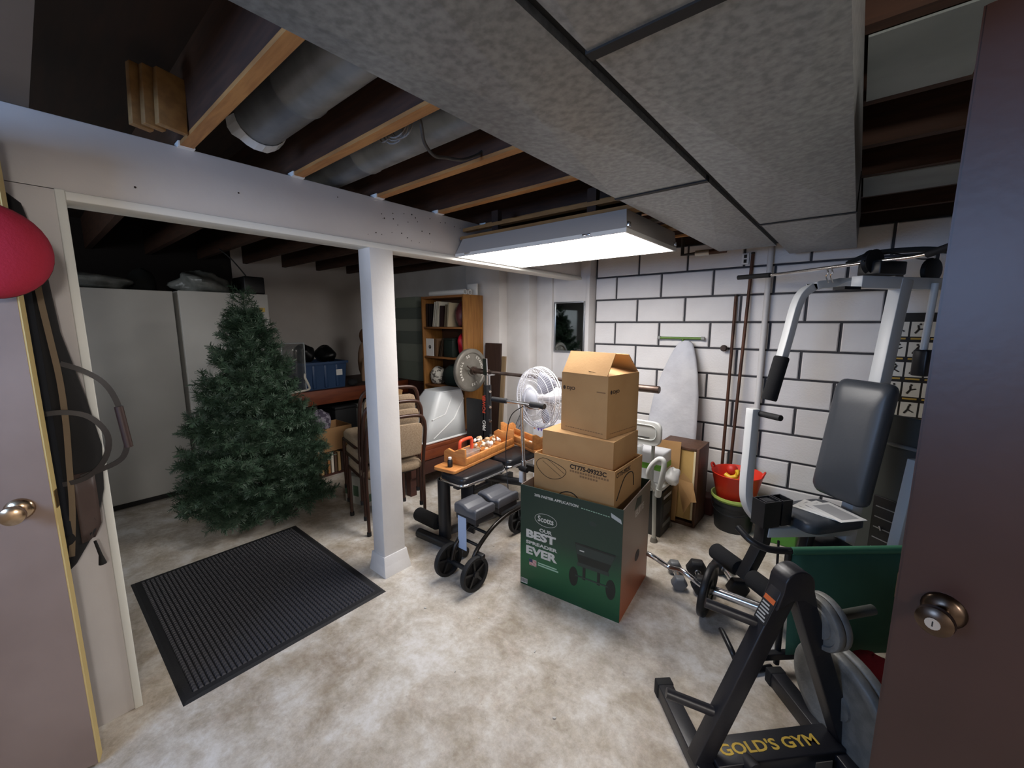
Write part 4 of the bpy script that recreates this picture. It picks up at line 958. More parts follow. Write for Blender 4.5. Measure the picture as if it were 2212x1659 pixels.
for k in range(6):
    u = -.22 + k * .07; r_ = .018
    tag(MB().ball((0, 0, 0), (r_, r_ * .8, r_ * .6), T2 @ Matrix.Translation((u, rs.uniform(-.02, .02), .0226 + .0115))).build('seashell', mat('shell_%d' % (k % 5), SHC[k % 5], .4), smooth=True), 'pale seashell in the back tray behind the scooter handle', 'shell', 'seashells in the back tray')

# ---------------------------------------------------------------- knee scooter
ks = thing('knee_scooter', 'black knee scooter with two grey pads beside the green carton', 'knee scooter', (-1.63, 1.8, 0))
def spoke_wheel(c, R, parent, w_=.03):
    M = frame(c, (0, 1, 0), z=(1, 0, 0))
    tyre = MB().lathe([(R * .80, -w_ * .35), (R * .86, -w_ / 2), (R * .97, -w_ / 2), (R, -w_ * .3), (R, w_ * .3), (R * .97, w_ / 2), (R * .86, w_ / 2), (R * .80, w_ * .35), (R * .80, -w_ * .35)], M, 32).build('wheel', BLACKR, parent, smooth=True)
    sp = MB()
    for k in range(5):
        a = 2 * math.pi * k / 5 + .4
        sp.bar((0, 0, 0), (R * .82 * math.cos(a), R * .82 * math.sin(a), 0), .013, .012, M=M)
    sp.disc(R * .17, .036, M @ Matrix.Translation((0, 0, -.018)), 16).build('spokes', BLACKP, tyre)
    return tyre
for x in (-1.745, -1.525): spoke_wheel((x, 1.495, .1), .1, ks)
for x in (-1.745, -1.525): spoke_wheel((x, 2.16, .1), .1, ks)
MB().tube([(-1.745, 1.495, .1), (-1.525, 1.495, .1)], .014, 10).build('axle', BLACKM, ks, smooth=True)
MB().tube([(-1.745, 2.16, .1), (-1.525, 2.16, .1)], .012, 10).build('axle', BLACKM, ks, smooth=True)
for x, xe in ((-1.555, -1.61), (-1.715, -1.66)):
    MB().tube(curve_pts([(x, 1.495, .10), (x, 1.535, .20), (x, 1.66, .285), (x, 1.80, .325), (x, 1.95, .33), (xe, 2.05, .32)], 5), .0125, 10).build('frame_tube', mat('bronze_black_tube', '#26221f', .3, .5), ks, smooth=True)
for y, z in ((1.565, .225), (1.64, .27), (1.78, .318)): MB().tube([(-1.555, y, z), (-1.715, y, z)], .009, 8).build('cross_tube', BLACKM, ks, smooth=True)
MB().box((-1.56, 1.53, .175), (-1.50, 1.56, .20)).build('brake_shoe', BLACKP, ks, bevel=.004)
KPAD = mat('knee_pad_vinyl', '#4a4c52', .42, bump=.04, bscale=60); KSIDE = mat('knee_pad_side', '#1d1d21', .6)
for y0_, y1_ in ((1.54, 1.705), (1.735, 1.925)):
    xs = [(-1.735, .448), (-1.70, .458), (-1.66, .452), (-1.625, .436), (-1.595, .436), (-1.57, .446), (-1.555, .44)]
    rings = []
    for f, dz in ((0, -.008), (.08, 0), (.92, 0), (1, -.008)):
        yy = y0_ + (y1_ - y0_) * f; rings.append([(x, yy, z + dz) for x, z in xs] + [(-1.555, yy, .39), (-1.735, yy, .39)])
    kp = MB().loft(rings).build('knee_pad', KPAD, ks, bevel=.004)
    MB().box((-1.728, y0_ + .006, .352), (-1.562, y1_ - .006, .392)).build('pad_base', KSIDE, kp, bevel=.006)
    MB().tube([(-1.635, (y0_ + y1_) / 2, .30), (-1.635, (y0_ + y1_) / 2, .355)], .016, 10).build('pad_post', BLACKM, ks, smooth=True)
MB().box((-1.71, 1.545, .17), (-1.64, 1.5465, .375), Matrix.Translation((0, 0, 0))).build('paper_tag', mat('pale_blue_tag', '#9fb0cc', .7), ks)
MB().tube([(-1.60, 2.055, .17), (-1.607, 2.04, .60)], .016, 12).build('steering_tube', CHROME, ks, smooth=True)
MB().tube([(-1.607, 2.04, .58), (-1.615, 2.025, .985)], .012, 12).build('steering_column', CHROME, ks, smooth=True)
hl = MB()
for k in range(9): hl.tube([(-1.612 + .0115, 2.02 - .004, .66 + .028 * k), (-1.612 + .0125, 2.017, .66 + .028 * k)], .0035, 6)
hl.build('adjust_hole', BLACKP, ks)
MB().tube([(-1.625, 2.03, .55), (-1.56, 2.02, .55)], .018, 10).build('clamp_knob', BLACKP, ks, smooth=True)
MB().box((-1.618, 2.008, .46), (-1.588, 2.0155, .535)).build('white_sticker', PAPER, ks)
MB().tube([(-1.80, 1.962, 1.0), (-1.615, 2.02, .99), (-1.42, 2.0, .995)], .011, 10).build('handlebar', CHROME, ks, smooth=True)
for a, b in (((-1.81, 1.959, 1.0), (-1.71, 1.99, .995)), ((-1.53, 2.012, .993), (-1.415, 2.0, .995))): MB().tube([a, b], .017, 12).build('grip', BLACKR, ks, smooth=True)
MB().tube([(-1.55, 1.99, .985), (-1.50, 1.965, .98), (-1.43, 1.965, .985)], .006, 8).build('brake_lever', CHROME, ks, smooth=True)
MB().tube(curve_pts([(-1.57, 1.99, .98), (-1.66, 1.97, .90), (-1.70, 1.97, .70), (-1.68, 1.96, .50), (-1.64, 1.93, .36)], 6), .003, 6).build('brake_cable', BLACKP, ks, smooth=True)

# ---------------------------------------------------------------- pedestal fan
fn = thing('pedestal_fan', 'white pedestal fan between barbell and carton stack', 'fan', (-1.60, 2.42, 0))
FW = mat('white_fan_plastic', '#dcdce0', .35)
fc = Vector((-1.655, 2.27, .985)); nn = Vector((-.235, -.97, .03)).normalized(); FM = frame(fc, (nn.cross(Vector((0, 0, 1)))), z=nn)
cg = MB(); Rf = .212
for rr, z in ((.212, 0), (.205, .035), (.17, .055), (.12, .066), (.075, .07), (.212, -.02)):
    cg.tube([(rr * math.cos(a), rr * math.sin(a), z) for a in [2 * math.pi * k / 48 for k in range(48)]], .0016 if rr < .2 else .0035, 5, FM, closed=True)
cg.build('grille_ring', FW, fn, smooth=True)
wr = MB()
for k in range(72):
    a = 2 * math.pi * k / 72; c_, s_ = math.cos(a), math.sin(a)
    wr.tube([(rr * c_, rr * s_, z) for rr, z in ((.06, .07), (.12, .066), (.17, .055), (.205, .033), (.212, 0))], .0011, 4, FM)
    if k % 2 == 0: wr.tube([(rr * c_, rr * s_, z) for rr, z in ((.06, -.085), (.15, -.075), (.195, -.055), (.212, -.015))], .0013, 4, FM)
w_o = wr.build('grille_wires', mat('fan_wire', '#cfcfd4', .4), fn, smooth=True); w_o['kind'] = 'stuff'
MB().lathe([(0, .078), (.05, .076), (.062, .068), (.062, .060), (0, .060)], FM, 24).build('hub_cap', FW, fn, smooth=True)
for k in range(3):
    bl = []
    for i in range(7):
        t = i / 6; rr = .035 + .15 * t; w0 = .5 + .55 * math.sin(math.pi * (.15 + .7 * t))
        bl.append([(rr * math.cos(2.09 * k + w0 * (q - .5)), rr * math.sin(2.09 * k + w0 * (q - .5)), (-.03 + .05 * q)) for q in (0, .33, .66, 1)])
    MB().loft(bl, FM, caps=False, closed=False).build('blade', mat('fan_blade', '#b9bac4', .3), fn, smooth=True, solid=.002)
MB().lathe([(0, -.20), (.04, -.195), (.062, -.17), (.066, -.10), (.05, -.085), (.02, -.03), (.02, .06), (0, .06)], FM, 22).build('motor_housing', FW, fn, smooth=True)
pc_ = fc - nn * .13
MB().tube([tuple(pc_ + Vector((0, 0, .06))), tuple(pc_ + Vector((0, 0, .10)))], .012, 10).build('oscillation_knob', FW, fn, smooth=True)
MB().tube([tuple(pc_ - Vector((0, 0, .04))), (pc_.x, pc_.y, .03)], .016, 12).build('pole', FW, fn, smooth=True)
MB().lathe([(0, 0), (.17, 0), (.172, .012), (.15, .025), (.05, .035), (.022, .08), (0, .08)], Matrix.Translation((pc_.x, pc_.y, 0)), 32).build('base', FW, fn, smooth=True)

# white carton with purple lettering, chrome crutches and grey board behind the fan
wc, WM, ww = carton('white_carton', 'white carton with purple lettering behind the fan', -2.08, 3.05, 0, .26, .2, 0, .60, material=mat('white_glossy_carton', '#dedde2', .5), top=True)
text('WE', .062, on_front(WM, .2, -.09, .525), mat('print_purple', '#6b4fa0', .6), ww['front'], 'print', .002, 1.1)
MB().prism([(-.115 + .012 * math.cos(a), .545 + .012 * math.sin(a)) for a in [2 * math.pi * k / 12 for k in range(12)]], .0005, on_front(WM, .2, 0, 0)).build('print', mat('print_orange', '#d07a4a', .6), ww['front'])
for k, (x, lab) in enumerate(((-2.60, 'left chrome crutch leaning on the white wall strip'), (-2.545, 'right chrome crutch leaning on the white wall strip'))):
    ct = thing('crutch', lab, 'crutch', (x, 2.98, 0), 'chrome crutches by the wall')
    MB().tube([(x - .06, 2.95, .03), (x + .05, 3.255, .66)], .012, 10).build('tube', CHROME, ct, smooth=True)
    MB().tube([(x + .045, 3.243, .635), (x + .056, 3.272, .70)], .017, 10).build('grip', BLACKR, ct, smooth=True)
    MB().tube([(x - .0655, 2.936, 0), (x - .056, 2.961, .05)], .017, 10).build('rubber_tip', BLACKR, ct, smooth=True)
gq = thing('grey_stool', 'low grey topped wooden stool behind the trays', 'stool', (-1.80, 2.86, 0))
MB().disc(.15, .03, Matrix.Translation((-1.80, 2.87, .45)), 28).build('stool_top', mat('grey_top', '#6f7276', .5), gq, smooth=True)
for a in (45, 135, 225, 315):
    ca, sa = math.cos(math.radians(a)), math.sin(math.radians(a))
    MB().tube([(-1.80 + .13 * ca, 2.87 + .13 * sa, 0), (-1.80 + .09 * ca, 2.87 + .09 * sa, .455)], .014, 8).build('leg', mat('pale_wood_leg', '#c2a77f', .6), gq, smooth=True)

# ---------------------------------------------------------------- by the block wall: ironing board, shower chair, cabinet
ib = thing('ironing_board', 'ironing board in a pale grey cover leaning on the block wall', 'ironing board', (-1.11, 3.36, 0))
prof = [(.03, -1.29, -.93), (.3, -1.32, -.92), (.6, -1.325, -.914), (.9, -1.285, -.924), (1.08, -1.235, -.945), (1.2, -1.19, -.968), (1.28, -1.155, -.99), (1.335, -1.12, -1.01), (1.355, -1.08, -1.04)]
def iby(z): return 3.32 + (z / 1.355) * .155
ribs = []
for z, a, b in prof:
    y = iby(z); c = (a + b) / 2; h = (b - a) / 2
    ribs.append([(c - h, y + .012, z), (c - h * .97, y + .003, z), (c - h * .85, y - .004, z), (c, y - .008, z), (c + h * .85, y - .004, z), (c + h * .97, y + .003, z), (c + h, y + .012, z), (c + h * .95, y + .028, z), (c - h * .95, y + .028, z)])
MB().loft(ribs).build('padded_cover', mat('ironing_cover', '#c3c4ca', .75, var='#b4b5bc', scale=6, bump=.9, bscale=11), ib, smooth=True)
GT = mat('green_tube', '#5d7a3a', .4, .3)
MB().tube([(-1.298, 3.52, 1.372), (-.945, 3.52, 1.374)], .011, 10).build('foot_bar', GT, ib, smooth=True)
for x in (-1.298, -.945): MB().tube([(x - .012, 3.52, 1.373), (x + .012, 3.52, 1.373)], .015, 10).build('foot_cap', mat('grey_rubber', '#8f8f8c', .7), ib, smooth=True)
MB().tube([(-1.10, 3.52, 1.37), (-1.12, 3.515, .9), (-1.13, 3.47, .2)], .009, 8).build('leg', GT, ib, smooth=True)

sp = thing('speaker_cabinet', 'brown wooden cabinet with cream front below the ironing board', 'cabinet', (-.93, 3.16, 0))
CBW = mat('cabinet_veneer', '#5a3b29', .55, var='#49301f', scale=8, stretch=(6, 6, 1))
X0, X1, Y0, Y1 = -1.08, -.785, 3.03, 3.29
for a, b in (((X0, Y0, 0), (X0 + .02, Y1, .60)), ((X1 - .02, Y0, 0), (X1, Y1, .60)), ((X0 + .02, Y0, .58), (X1 - .02, Y1, .60)), ((X0 + .02, Y0, 0), (X1 - .02, Y1, .03)), ((X0 + .02, Y1 - .012, .03), (X1 - .02, Y1, .58))): MB().box(a, b).build('panel', CBW, sp, bevel=.002)
MB().box((X0 + .021, Y0 + .006, .05), (X1 - .021, Y0 + .018, .579)).build('front_cloth', mat('cream_front', '#c5a468', .8, var='#b8965a', scale=4), sp)
MB().box((X1 - .034, Y0 - .003, .06), (X1 - .0205, Y0 + .005, .579)).build('front_trim', mat('cream_trim', '#dccda8', .5), sp)

sc_ = thing('shower_chair', 'grey and white plastic shower chair behind the carton stack', 'chair', (-1.13, 2.82, 0))
SG = mat('pale_grey_plastic', '#c9cbc9', .4); AL = mat('aluminium_tube', '#b5b6b2', .35, .7)
rg = lambda s, y: [(-1.09 + p[0] * s, y, .765 + p[1] * s) for p in rrect(.33, .165, .05)]
MB().loft([rg(.96, 2.632), rg(1, 2.64), rg(1, 2.655), rg(.96, 2.663)]).build('back_panel', SG, sc_, smooth=True)
rg2 = [(-1.09 + p[0], 2.629, .772 + p[1]) for p in rrect(.27, .10, .04)]
MB().tube(rg2, .004, 6, closed=True).build('back_moulding', mat('moulding_grey', '#b7bab8', .4), sc_, smooth=True)
MB().box((-1.16, 2.627, .735), (-1.0, 2.632, .739)).build('hand_slot', BLACKP, sc_)
for x in (-.985, -1.20): MB().tube([(x, 2.67, .36), (x, 2.668, .80)], .012, 10).build('back_post', AL, sc_, smooth=True)
rgs = lambda s, z: [(-1.12 + p[0] * s, 2.83 + p[1] * s, z) for p in rrect(.40, .30, .06)]
MB().loft([rgs(.97, .350), rgs(1, .358), rgs(1, .378), rgs(.95, .385)]).build('seat', SG, sc_, smooth=True)
for x in (-1.30, -.945):
    for y in (2.66, 2.95):
        MB().tube([(x, y, .012), (x + (.02 if x < -1.1 else -.02), y + (.02 if y < 2.8 else -.02), .36)], .0135, 10).build('leg', AL, sc_, smooth=True)
        MB().lathe([(0, 0), (.026, 0), (.024, .012), (.018, .03), (0, .03)], Matrix.Translation((x, y, 0)), 14).build('rubber_foot', mat('grey_foot', '#6f6a62', .8), sc_, smooth=True)
MB().tube(curve_pts([(-.93, 2.60, .40), (-.965, 2.56, .50), (-.95, 2.55, .57), (-.90, 2.55, .632), (-.868, 2.55, .62), (-.872, 2.555, .54), (-.90, 2.58, .42)], 5), .017, 12).build('arm_rest', SG, sc_, smooth=True)
MB().tube([(-.90, 2.58, .425), (-.912, 2.60, .365)], .021, 12).build('arm_socket', SG, sc_, smooth=True)
MB().tube([(-.93, 2.60, .40), (-.96, 2.68, .365)], .017, 12).build('arm_socket', SG, sc_, smooth=True)
cup = thing('clear_cup', 'clear plastic cup hanging at the shower chair back', 'cup', (-1.12, 2.60, .62))
MB().lathe([(.035, .57), (.05, .69), (.052, .69), (.048, .69), (.033, .573)], Matrix.Translation((-1.07, 2.575, 0)), 20).build('cup_body', mat('clear_cup', '#d8dcdc', .1, trans=.8, alpha=.5), cup, smooth=True)
pk = thing('paper_pack', 'white package with green band on the shower chair seat', 'package', (-1.05, 2.87, .386))
MB().box((-1.18, 2.745, .388), (-.945, 2.93, .60)).build('pack', mat('white_pack', '#dcdde0', .5, bump=.2, bscale=14), pk, bevel=.01)
MB().box((-1.182, 2.743, .475), (-.943, 2.932, .525)).build('green_band', mat('lime_green', '#6fae3a', .5), pk, bevel=.008)
lump('white_bag', 'crumpled white plastic bag beside the green banded package', 'bag', (-.885, 2.80, .445), (.05, .07, .06), mat('white_plastic_bag', '#dfdfde', .35, bump=.5, bscale=25), 21, .3, flat=False)
bb_ = thing('black_box', 'tall black product box under the shower chair', 'box', (-1.05, 2.84, 0))
MB().box((-1.22, 2.735, 0), (-.93, 2.95, .325)).build('box_body', mat('black_gloss_card', '#121316', .35), bb_, bevel=.003)
for z, h, c in ((.06, .03, '#6f6f6c'), (.13, .10, '#3c3a3c'), (.27, .02, '#b9b9b9')): MB().box((-.9295, 2.77, z), (-.9285, 2.92, z + h)).build('print', mat('bp' + c, c, .5), bb_)
cs_ = thing('cardboard_sheet', 'flat cardboard sheet leaning against the wooden cabinet', 'cardboard', (-1.0, 3.01, .386))
MB().add([(-1.10, 2.998, .03), (-.915, 3.0, .03), (-.91, 3.022, .635), (-1.10, 3.022, .625)], [(0, 1, 2, 3)]).build('sheet', CARD, cs_, solid=.005)
cf = thing('cardboard_flap', 'bent cardboard flap hanging in front of the cream cabinet front', 'cardboard', (-.86, 2.94, .16))
MB().add([(-.915, 2.985, .37), (-.87, 2.985, .42), (-.80, 2.975, .36), (-.755, 2.93, .245), (-.79, 2.92, .24), (-.83, 2.90, .155)], [(0, 1, 2, 4), (4, 2, 3), (0, 4, 5)]).build('sheet', CARD, cf, solid=.004)
tag(MB().box((-.845, 3.31, 0), (-.735, 3.45, .145)).build('red_toolbox', mat('dark_red_box', '#4f1f1c', .6), bevel=.012), 'small dark red box on the floor beside the bucket', 'box')

# buckets
bk1 = thing('black_bucket', 'black bucket on the floor by the block wall', 'bucket', (-.575, 3.235, 0))
BM_ = Matrix.Translation((-.575, 3.235, 0))
MB().lathe([(.0, .0), (.118, 0), (.124, .01), (.138, .19), (.146, .192), (.148, .222), (.143, .222), (.134, .19), (.120, .015), (0, .012)], BM_, 36).build('bucket_body', mat('black_bucket', '#1d1f20', .45), bk1, smooth=True)
MB().tube([(-.575 + .15 * math.cos(a), 3.235 + .15 * math.sin(a), .20 - .06 * abs(math.sin(a / 1))) for a in [math.radians(180 + 180 * k / 16) for k in range(17)]], .003, 6).build('bail_handle', BLACKM, bk1, smooth=True)
bk2 = thing('lime_bucket', 'lime green bucket nested inside the black bucket', 'bucket', (-.575, 3.235, .02))
MB().lathe([(0, .03), (.105, .03), (.128, .19), (.150, .235), (.158, .24), (.158, .258), (.150, .258), (.126, .2), (.1, .035), (0, .035)], BM_, 36).build('bucket_body', mat('lime_plastic', '#a9bd5e', .45), bk2, smooth=True)
bk3 = thing('red_tub', 'bright red flexible tub on top of the nested buckets', 'tub', (-.575, 3.235, .2))
MB().lathe([(0, .23), (.115, .23), (.125, .24), (.165, .42), (.17, .425), (.168, .43), (.158, .42), (.118, .25), (0, .24)], Matrix.Translation((-.572, 3.235, 0)), 36).build('tub_body', mat('red_plastic', '#d8341f', .4), bk3, smooth=True)
for s in (-1, 1):
    MB().tube(curve_pts([(-.572 + s * .155, 3.205, .425), (-.572 + s * .17, 3.215, .455), (-.572 + s * .17, 3.255, .455), (-.572 + s * .155, 3.265, .425)], 5), .008, 8).build('tub_handle', mat('red_plastic', '#d8341f', .4), bk3, smooth=True)
pr_ = thing('toy_parrot', 'small red and yellow toy parrot perched in the red tub', 'toy', (-.565, 3.17, .25))
RP = MATS['red_plastic']; YP = mat('yellow_plastic', '#e3b52a', .4)
MB().ball((-.585, 3.155, .34), (.032, .032, .09)).build('body', mat('parrot_red', '#c22a1c', .5), pr_, smooth=True)
MB().ball((-.59, 3.15, .465), (.038, .036, .038)).build('head', mat('parrot_red', '#c22a1c', .5), pr_, smooth=True)
MB().tube(curve_pts([(-.625, 3.125, .43), (-.59, 3.108, .42), (-.555, 3.12, .435), (-.545, 3.115, .47)], 5), .016, 8).build('collar', YP, pr_, smooth=True)
MB().tube([(-.55, 3.115, .475), (-.54, 3.09, .455)], [.017, .003], 8).build('beak', YP, pr_, smooth=True)
MB().tube([(-.555, 3.12, .42), (-.555, 3.12, .33)], .017, 8).build('wing', YP, pr_, smooth=True)
# poles, pipe, wall bits
RUST = mat('rusty_pole', '#5a3826', .6, .3, var='#3d261b', scale=10)
for (p, q, r_, lab) in (((-.715, 3.42, 0), (-.733, 3.534, 1.70), .0115, 'shorter rusty pole leaning on the block wall'), ((-.665, 3.42, 0), (-.643, 3.534, 2.0), .0115, 'taller dark pole leaning on the block wall')):
    pt = thing('metal_pole', lab, 'pole', p, 'poles leaning on the block wall')
    MB().tube([p, q], r_, 10).build('pole', RUST, pt, smooth=True)
    MB().tube([q, (q[0], q[1] + .0006, q[2] + .012)], r_ * 1.1, 10).build('end_cap', IRON, pt, smooth=True)
struct(MB().tube([(-.528, 3.52, 0), (-.528, 3.52, 2.15)], .019, 14).build('trim_9', WHITE, smooth=True), 'white painted pipe running up the block wall', 'pipe')
tag(MB().lathe([(0, 0), (.016, 0), (.018, .02), (.024, .03), (.026, .045), (.018, .06), (0, .062)], frame((-.785, 3.552, 1.303), (1, 0, 0), z=(0, -1, 0)), 18).build('pipe_stub', mat('rusted_cap', '#3d302b', .8), smooth=True), 'short capped pipe stub sticking out of the block wall', 'pipe')
ot = thing('wall_outlet', 'small wall outlet box near the top of the poles', 'outlet', (-.69, 3.54, 1.97))
MB().box((-.715, 3.53, 1.93), (-.665, 3.552, 2.01)).build('plate', PAPER, ot, bevel=.004)
MB().box((-.70, 3.5285, 1.94), (-.68, 3.5305, 1.965)).box((-.70, 3.5285, 1.975), (-.68, 3.5305, 2.0)).build('socket', INK, ot)
gcr = thing('green_crate', 'lime green crate on the floor behind the exercise machine', 'crate', (-.31, 3.25, 0))
LIME = mat('crate_green', '#4f8a2f', .5)
MB().box((-.41, 3.16, 0), (-.18, 3.38, .17)).build('crate_body', LIME, gcr, bevel=.008)
MB().box((-.42, 3.15, .17), (-.17, 3.39, .195)).build('crate_rim', mat('crate_rim', '#62a83c', .5), gcr, bevel=.006)

# ---------------------------------------------------------------- home gym (frame: v right, u back)
GO = Vector((.15, 2.93, 0)); GU = Vector((.6, .8, 0)); GV = Vector((.8, -.6, 0))
def G(v, u, z): return tuple(GO + GV * v + GU * u + Vector((0, 0, z)))
GYM = Matrix.Identity(4)
for i in range(3): GYM[i][0] = GV[i]; GYM[i][1] = GU[i]; GYM[i][2] = (0, 0, 1)[i]; GYM[i][3] = GO[i]
hg = thing('home_gym', 'white multi station home gym with grey pads by the block wall', 'exercise machine', tuple(GO))
def gbar(name, pts, w_, h, up=(1, 0, 0), m=STEELW, n=5, curve=True):
    P_ = curve_pts(pts, n) if curve and len(pts) > 2 else [Vector(p) for p in pts]
    return MB().tube(P_, 0, M=GYM, flat=(w_, h, up)).build(name, m, hg, bevel=.003)
gbar('column', [(-.01, -.17, .06), (-.01, 0.015, 1.72)], .075, .06)
gbar('top_boom', [(-.01, -.28, 1.70), (-.01, .30, 1.70)], .06, .055)
gbar('press_arm_upper', [(-.03, .03, 1.725), (-.22, .06, 1.73), (-.29, -.02, 1.725), (-.30, -.165, 1.712), (-.30, -.265, 1.675), (-.30, -.315, 1.60), (-.30, -.355, 1.42), (-.30, -.385, 1.29)], .045, .045, (0, 1, .3), n=6)
MB().lathe([(0, 0), (.036, 0), (.04, .008), (.04, .25), (.036, .258), (0, .258)], GYM @ frame((-.30, -.382, 1.305), (1, 0, 0), z=(0, -.24, -.97)), 20).build('foam_grip', FOAM, hg, smooth=True)
gbar('press_arm_lower', [(-.22, -.625, 1.03), (-.22, -.626, .8), (-.22, -.628, .60), (-.22, -.612, .49), (-.22, -.555, .40), (-.22, -.45, .325), (-.15, -.2, .28)], .05, .05, (1, 0, 0), n=5)
MB().tube([(-.20, -.60, 1.005), (-.06, -.605, 1.01)], .016, 12, GYM).build('press_handle', BLACKR, hg, smooth=True)
# back pad and seat
BPM = GYM @ frame((.005, -.165, .875), (1, 0, 0), z=(0, -1, .16))
rgp = lambda s, z: [(p[0] * s, p[1] * s, z) for p in rrect(.285, .645, .045)]
bp_ = MB().loft([rgp(.94, 0), rgp(1, .012), rgp(1, .04), rgp(.95, .06), rgp(.84, .072), rgp(.6, .080)], BPM).build('back_pad', GREYV, hg, smooth=True)
MB().box((-.06, -.05, -.05), (.06, .05, .0), BPM).build('pad_bracket', STEELW, hg)
rgS = lambda s, z, du=0: [(-.005 + p[0] * s, -.37 + du + p[1] * s, z) for p in rrect(.27, .37, .06)]
MB().loft([rgS(.92, .445), rgS(1, .455), rgS(1, .485), rgS(.94, .503), rgS(.8, .512)], GYM).build('seat_pad', GREYV, hg, smooth=True)
gbar('seat_beam', [(-.005, -.70, .43), (-.005, -.15, .37)], .05, .06, curve=False)
gbar('seat_strut', [(-.005, -.46, .06), (-.005, -.40, .41)], .045, .045, m=BLACKM, curve=False)
gbar('base_beam', [(-.005, -.55, .035), (-.005, .32, .035)], .07, .06, curve=False)
gbar('base_cross', [(-.30, .05, .03), (.40, .05, .03)], .06, .055, curve=False, up=(0, 1, 0))
MB().box((-.10, -.36, .18), (.10, -.20, .33), GYM).build('pulley_block', BLACKP, hg, bevel=.015)
# leg extension
gbar('leg_post', [(-.01, -.70, .60), (-.01, -.70, .42), (-.01, -.715, .34), (-.01, -.785, .20), (-.01, -.80, .17)], .05, .06, m=BLACKM)
lt = MB()
for u0, u1 in ((-.755, -.655), (-.645, -.585)):
    for a, b in (((-.04, u0, .47), (-.034, u1, .605)), ((.034, u0, .47), (.04, u1, .605)), ((-.034, u0, .47), (.034, u0 + .006, .605)), ((-.034, u1 - .006, .47), (.034, u1, .605))): lt.box(a, b, GYM)
lt.build('socket_tubes', BLACKM, hg)
MB().tube([(-.23, -.79, .20), (.20, -.79, .20)], .012, 8, GYM).build('roller_axle', CHROME, hg, smooth=True)
for a, b in ((-.235, -.055), (.03, .21)):
    MB().lathe([(0, 0), (.04, 0), (.046, .008), (.046, b - a - .008), (.04, b - a), (0, b - a)], GYM @ frame((a, -.79, .20), (0, 1, 0), z=(1, 0, 0)), 20).build('foam_roller', FOAM, hg, smooth=True)
MB().tube([(-.005, -.60, .36), (-.005, -.585, .05)], .006, 6, GYM).build('cable', BLACKP, hg, smooth=True)
# weight stack shroud
SHR = mat('shroud_grey', '#3b3f3d', .6)
MB().box((-.19, .10, .04), (.30, .13, 1.0), GYM).build('stack_shroud', SHR, hg, bevel=.006)
MB().box((-.055, .092, .17), (.095, .101, .53), GYM).build('shroud_slot', mat('slot_black', '#08080a', .5), hg, bevel=.008)
for k in range(5):
    z = .22 + k * .062
    MB().box((-.035, .088, z), (.075, .0925, z + .005), GYM).build('stack_plate', mat('plate_edge', '#8c8c8c', .4, .5), hg)
MB().tube([(.0, .085, .36), (.02, .07, .345)], .006, 8, GYM).build('stack_pin', CHROME, hg, smooth=True)
MB().tube([(-.03, .075, .845), (.13, .075, .845)], .010, 10, GYM).build('shroud_handle', mat('grey_handle', '#77797b', .4), hg, smooth=True)
gbar('side_brace', [(.14, .06, .80), (.105, .03, .06)], .055, .05, curve=False)
MB().tube([(.035, .18, 1.70), (.035, .16, 1.30)], .016, 8, GYM).build('guide_rod', STEELW, hg, smooth=True)
MB().box((.0, .14, 1.22), (.07, .19, 1.36), GYM).build('pulley_bracket', BLACKM, hg, bevel=.01)
# top pulleys and lat bar
MB().box((-.06, -.22, 1.735), (.05, -.05, 1.80), GYM).build('top_bracket', BLACKM, hg, bevel=.006)
MB().lathe([(.055, -.014), (.06, -.012), (.05, 0), (.06, .012), (.055, .014), (0, .014), (0, -.014)], GYM @ frame((-.005, -.20, 1.80), (0, 1, 0), z=(1, 0, 0)), 24).build('pulley', BLACKP, hg, smooth=True)
MB().lathe([(.055, -.014), (.06, -.012), (.05, 0), (.06, .012), (.055, .014), (0, .014), (0, -.014)], GYM @ frame((-.005, .20, 1.77), (0, 1, 0), z=(1, 0, 0)), 24).build('pulley', BLACKP, hg, smooth=True)
MB().box((-.03, -.40, 1.66), (.03, -.30, 1.675), GYM).build('boom_stop', BLACKR, hg)
MB().tube(curve_pts([(-.005, -.26, 1.80), (-.005, -.1, 1.845), (-.005, .1, 1.825), (-.005, .2, 1.83)], 5), .004, 6, GYM).build('cable', BLACKP, hg, smooth=True)
lt_ = thing('lat_bar', 'long chrome lat bar with black grips hanging over the home gym', 'lat bar', G(-.2, -.2, 1.8))
MB().tube(curve_pts([G(-.70, -.24, 1.805), G(-.56, -.21, 1.80), G(-.28, -.2, 1.80), G(.03, -.2, 1.80), G(.2, -.2, 1.80), G(.34, -.2, 1.83)], 4), .010, 10).build('bar', CHROME, lt_, smooth=True)
MB().tube([G(-.82, -.26, 1.806), G(-.60, -.218, 1.80)], .016, 10).build('grip', BLACKR, lt_, smooth=True)
MB().tube([G(.22, -.2, 1.80), G(.36, -.2, 1.84)], .016, 10).build('grip', BLACKR, lt_, smooth=True)
for v in (-.24, -.215): MB().tube(curve_pts([G(v, -.2, 1.795), G(v + .01, -.2, 1.77), G(v, -.2, 1.755), G(v, -.18, 1.72)], 4), .004, 6).build('hook', CHROME, lt_, smooth=True)
bst = thing('foot_strap', 'black foot strap lying on top of the home gym', 'strap', G(-.1, -.05, 1.86))
MB().tube(curve_pts([G(-.20, -.12, 1.815), G(-.12, -.06, 1.86), G(.0, .02, 1.865), G(.1, .08, 1.85), G(.18, .12, 1.81)], 5), 0, flat=(.07, .02, (0, 0, 1))).build('strap_band', mat('black_webbing', '#161718', .9), bst, bevel=.004)
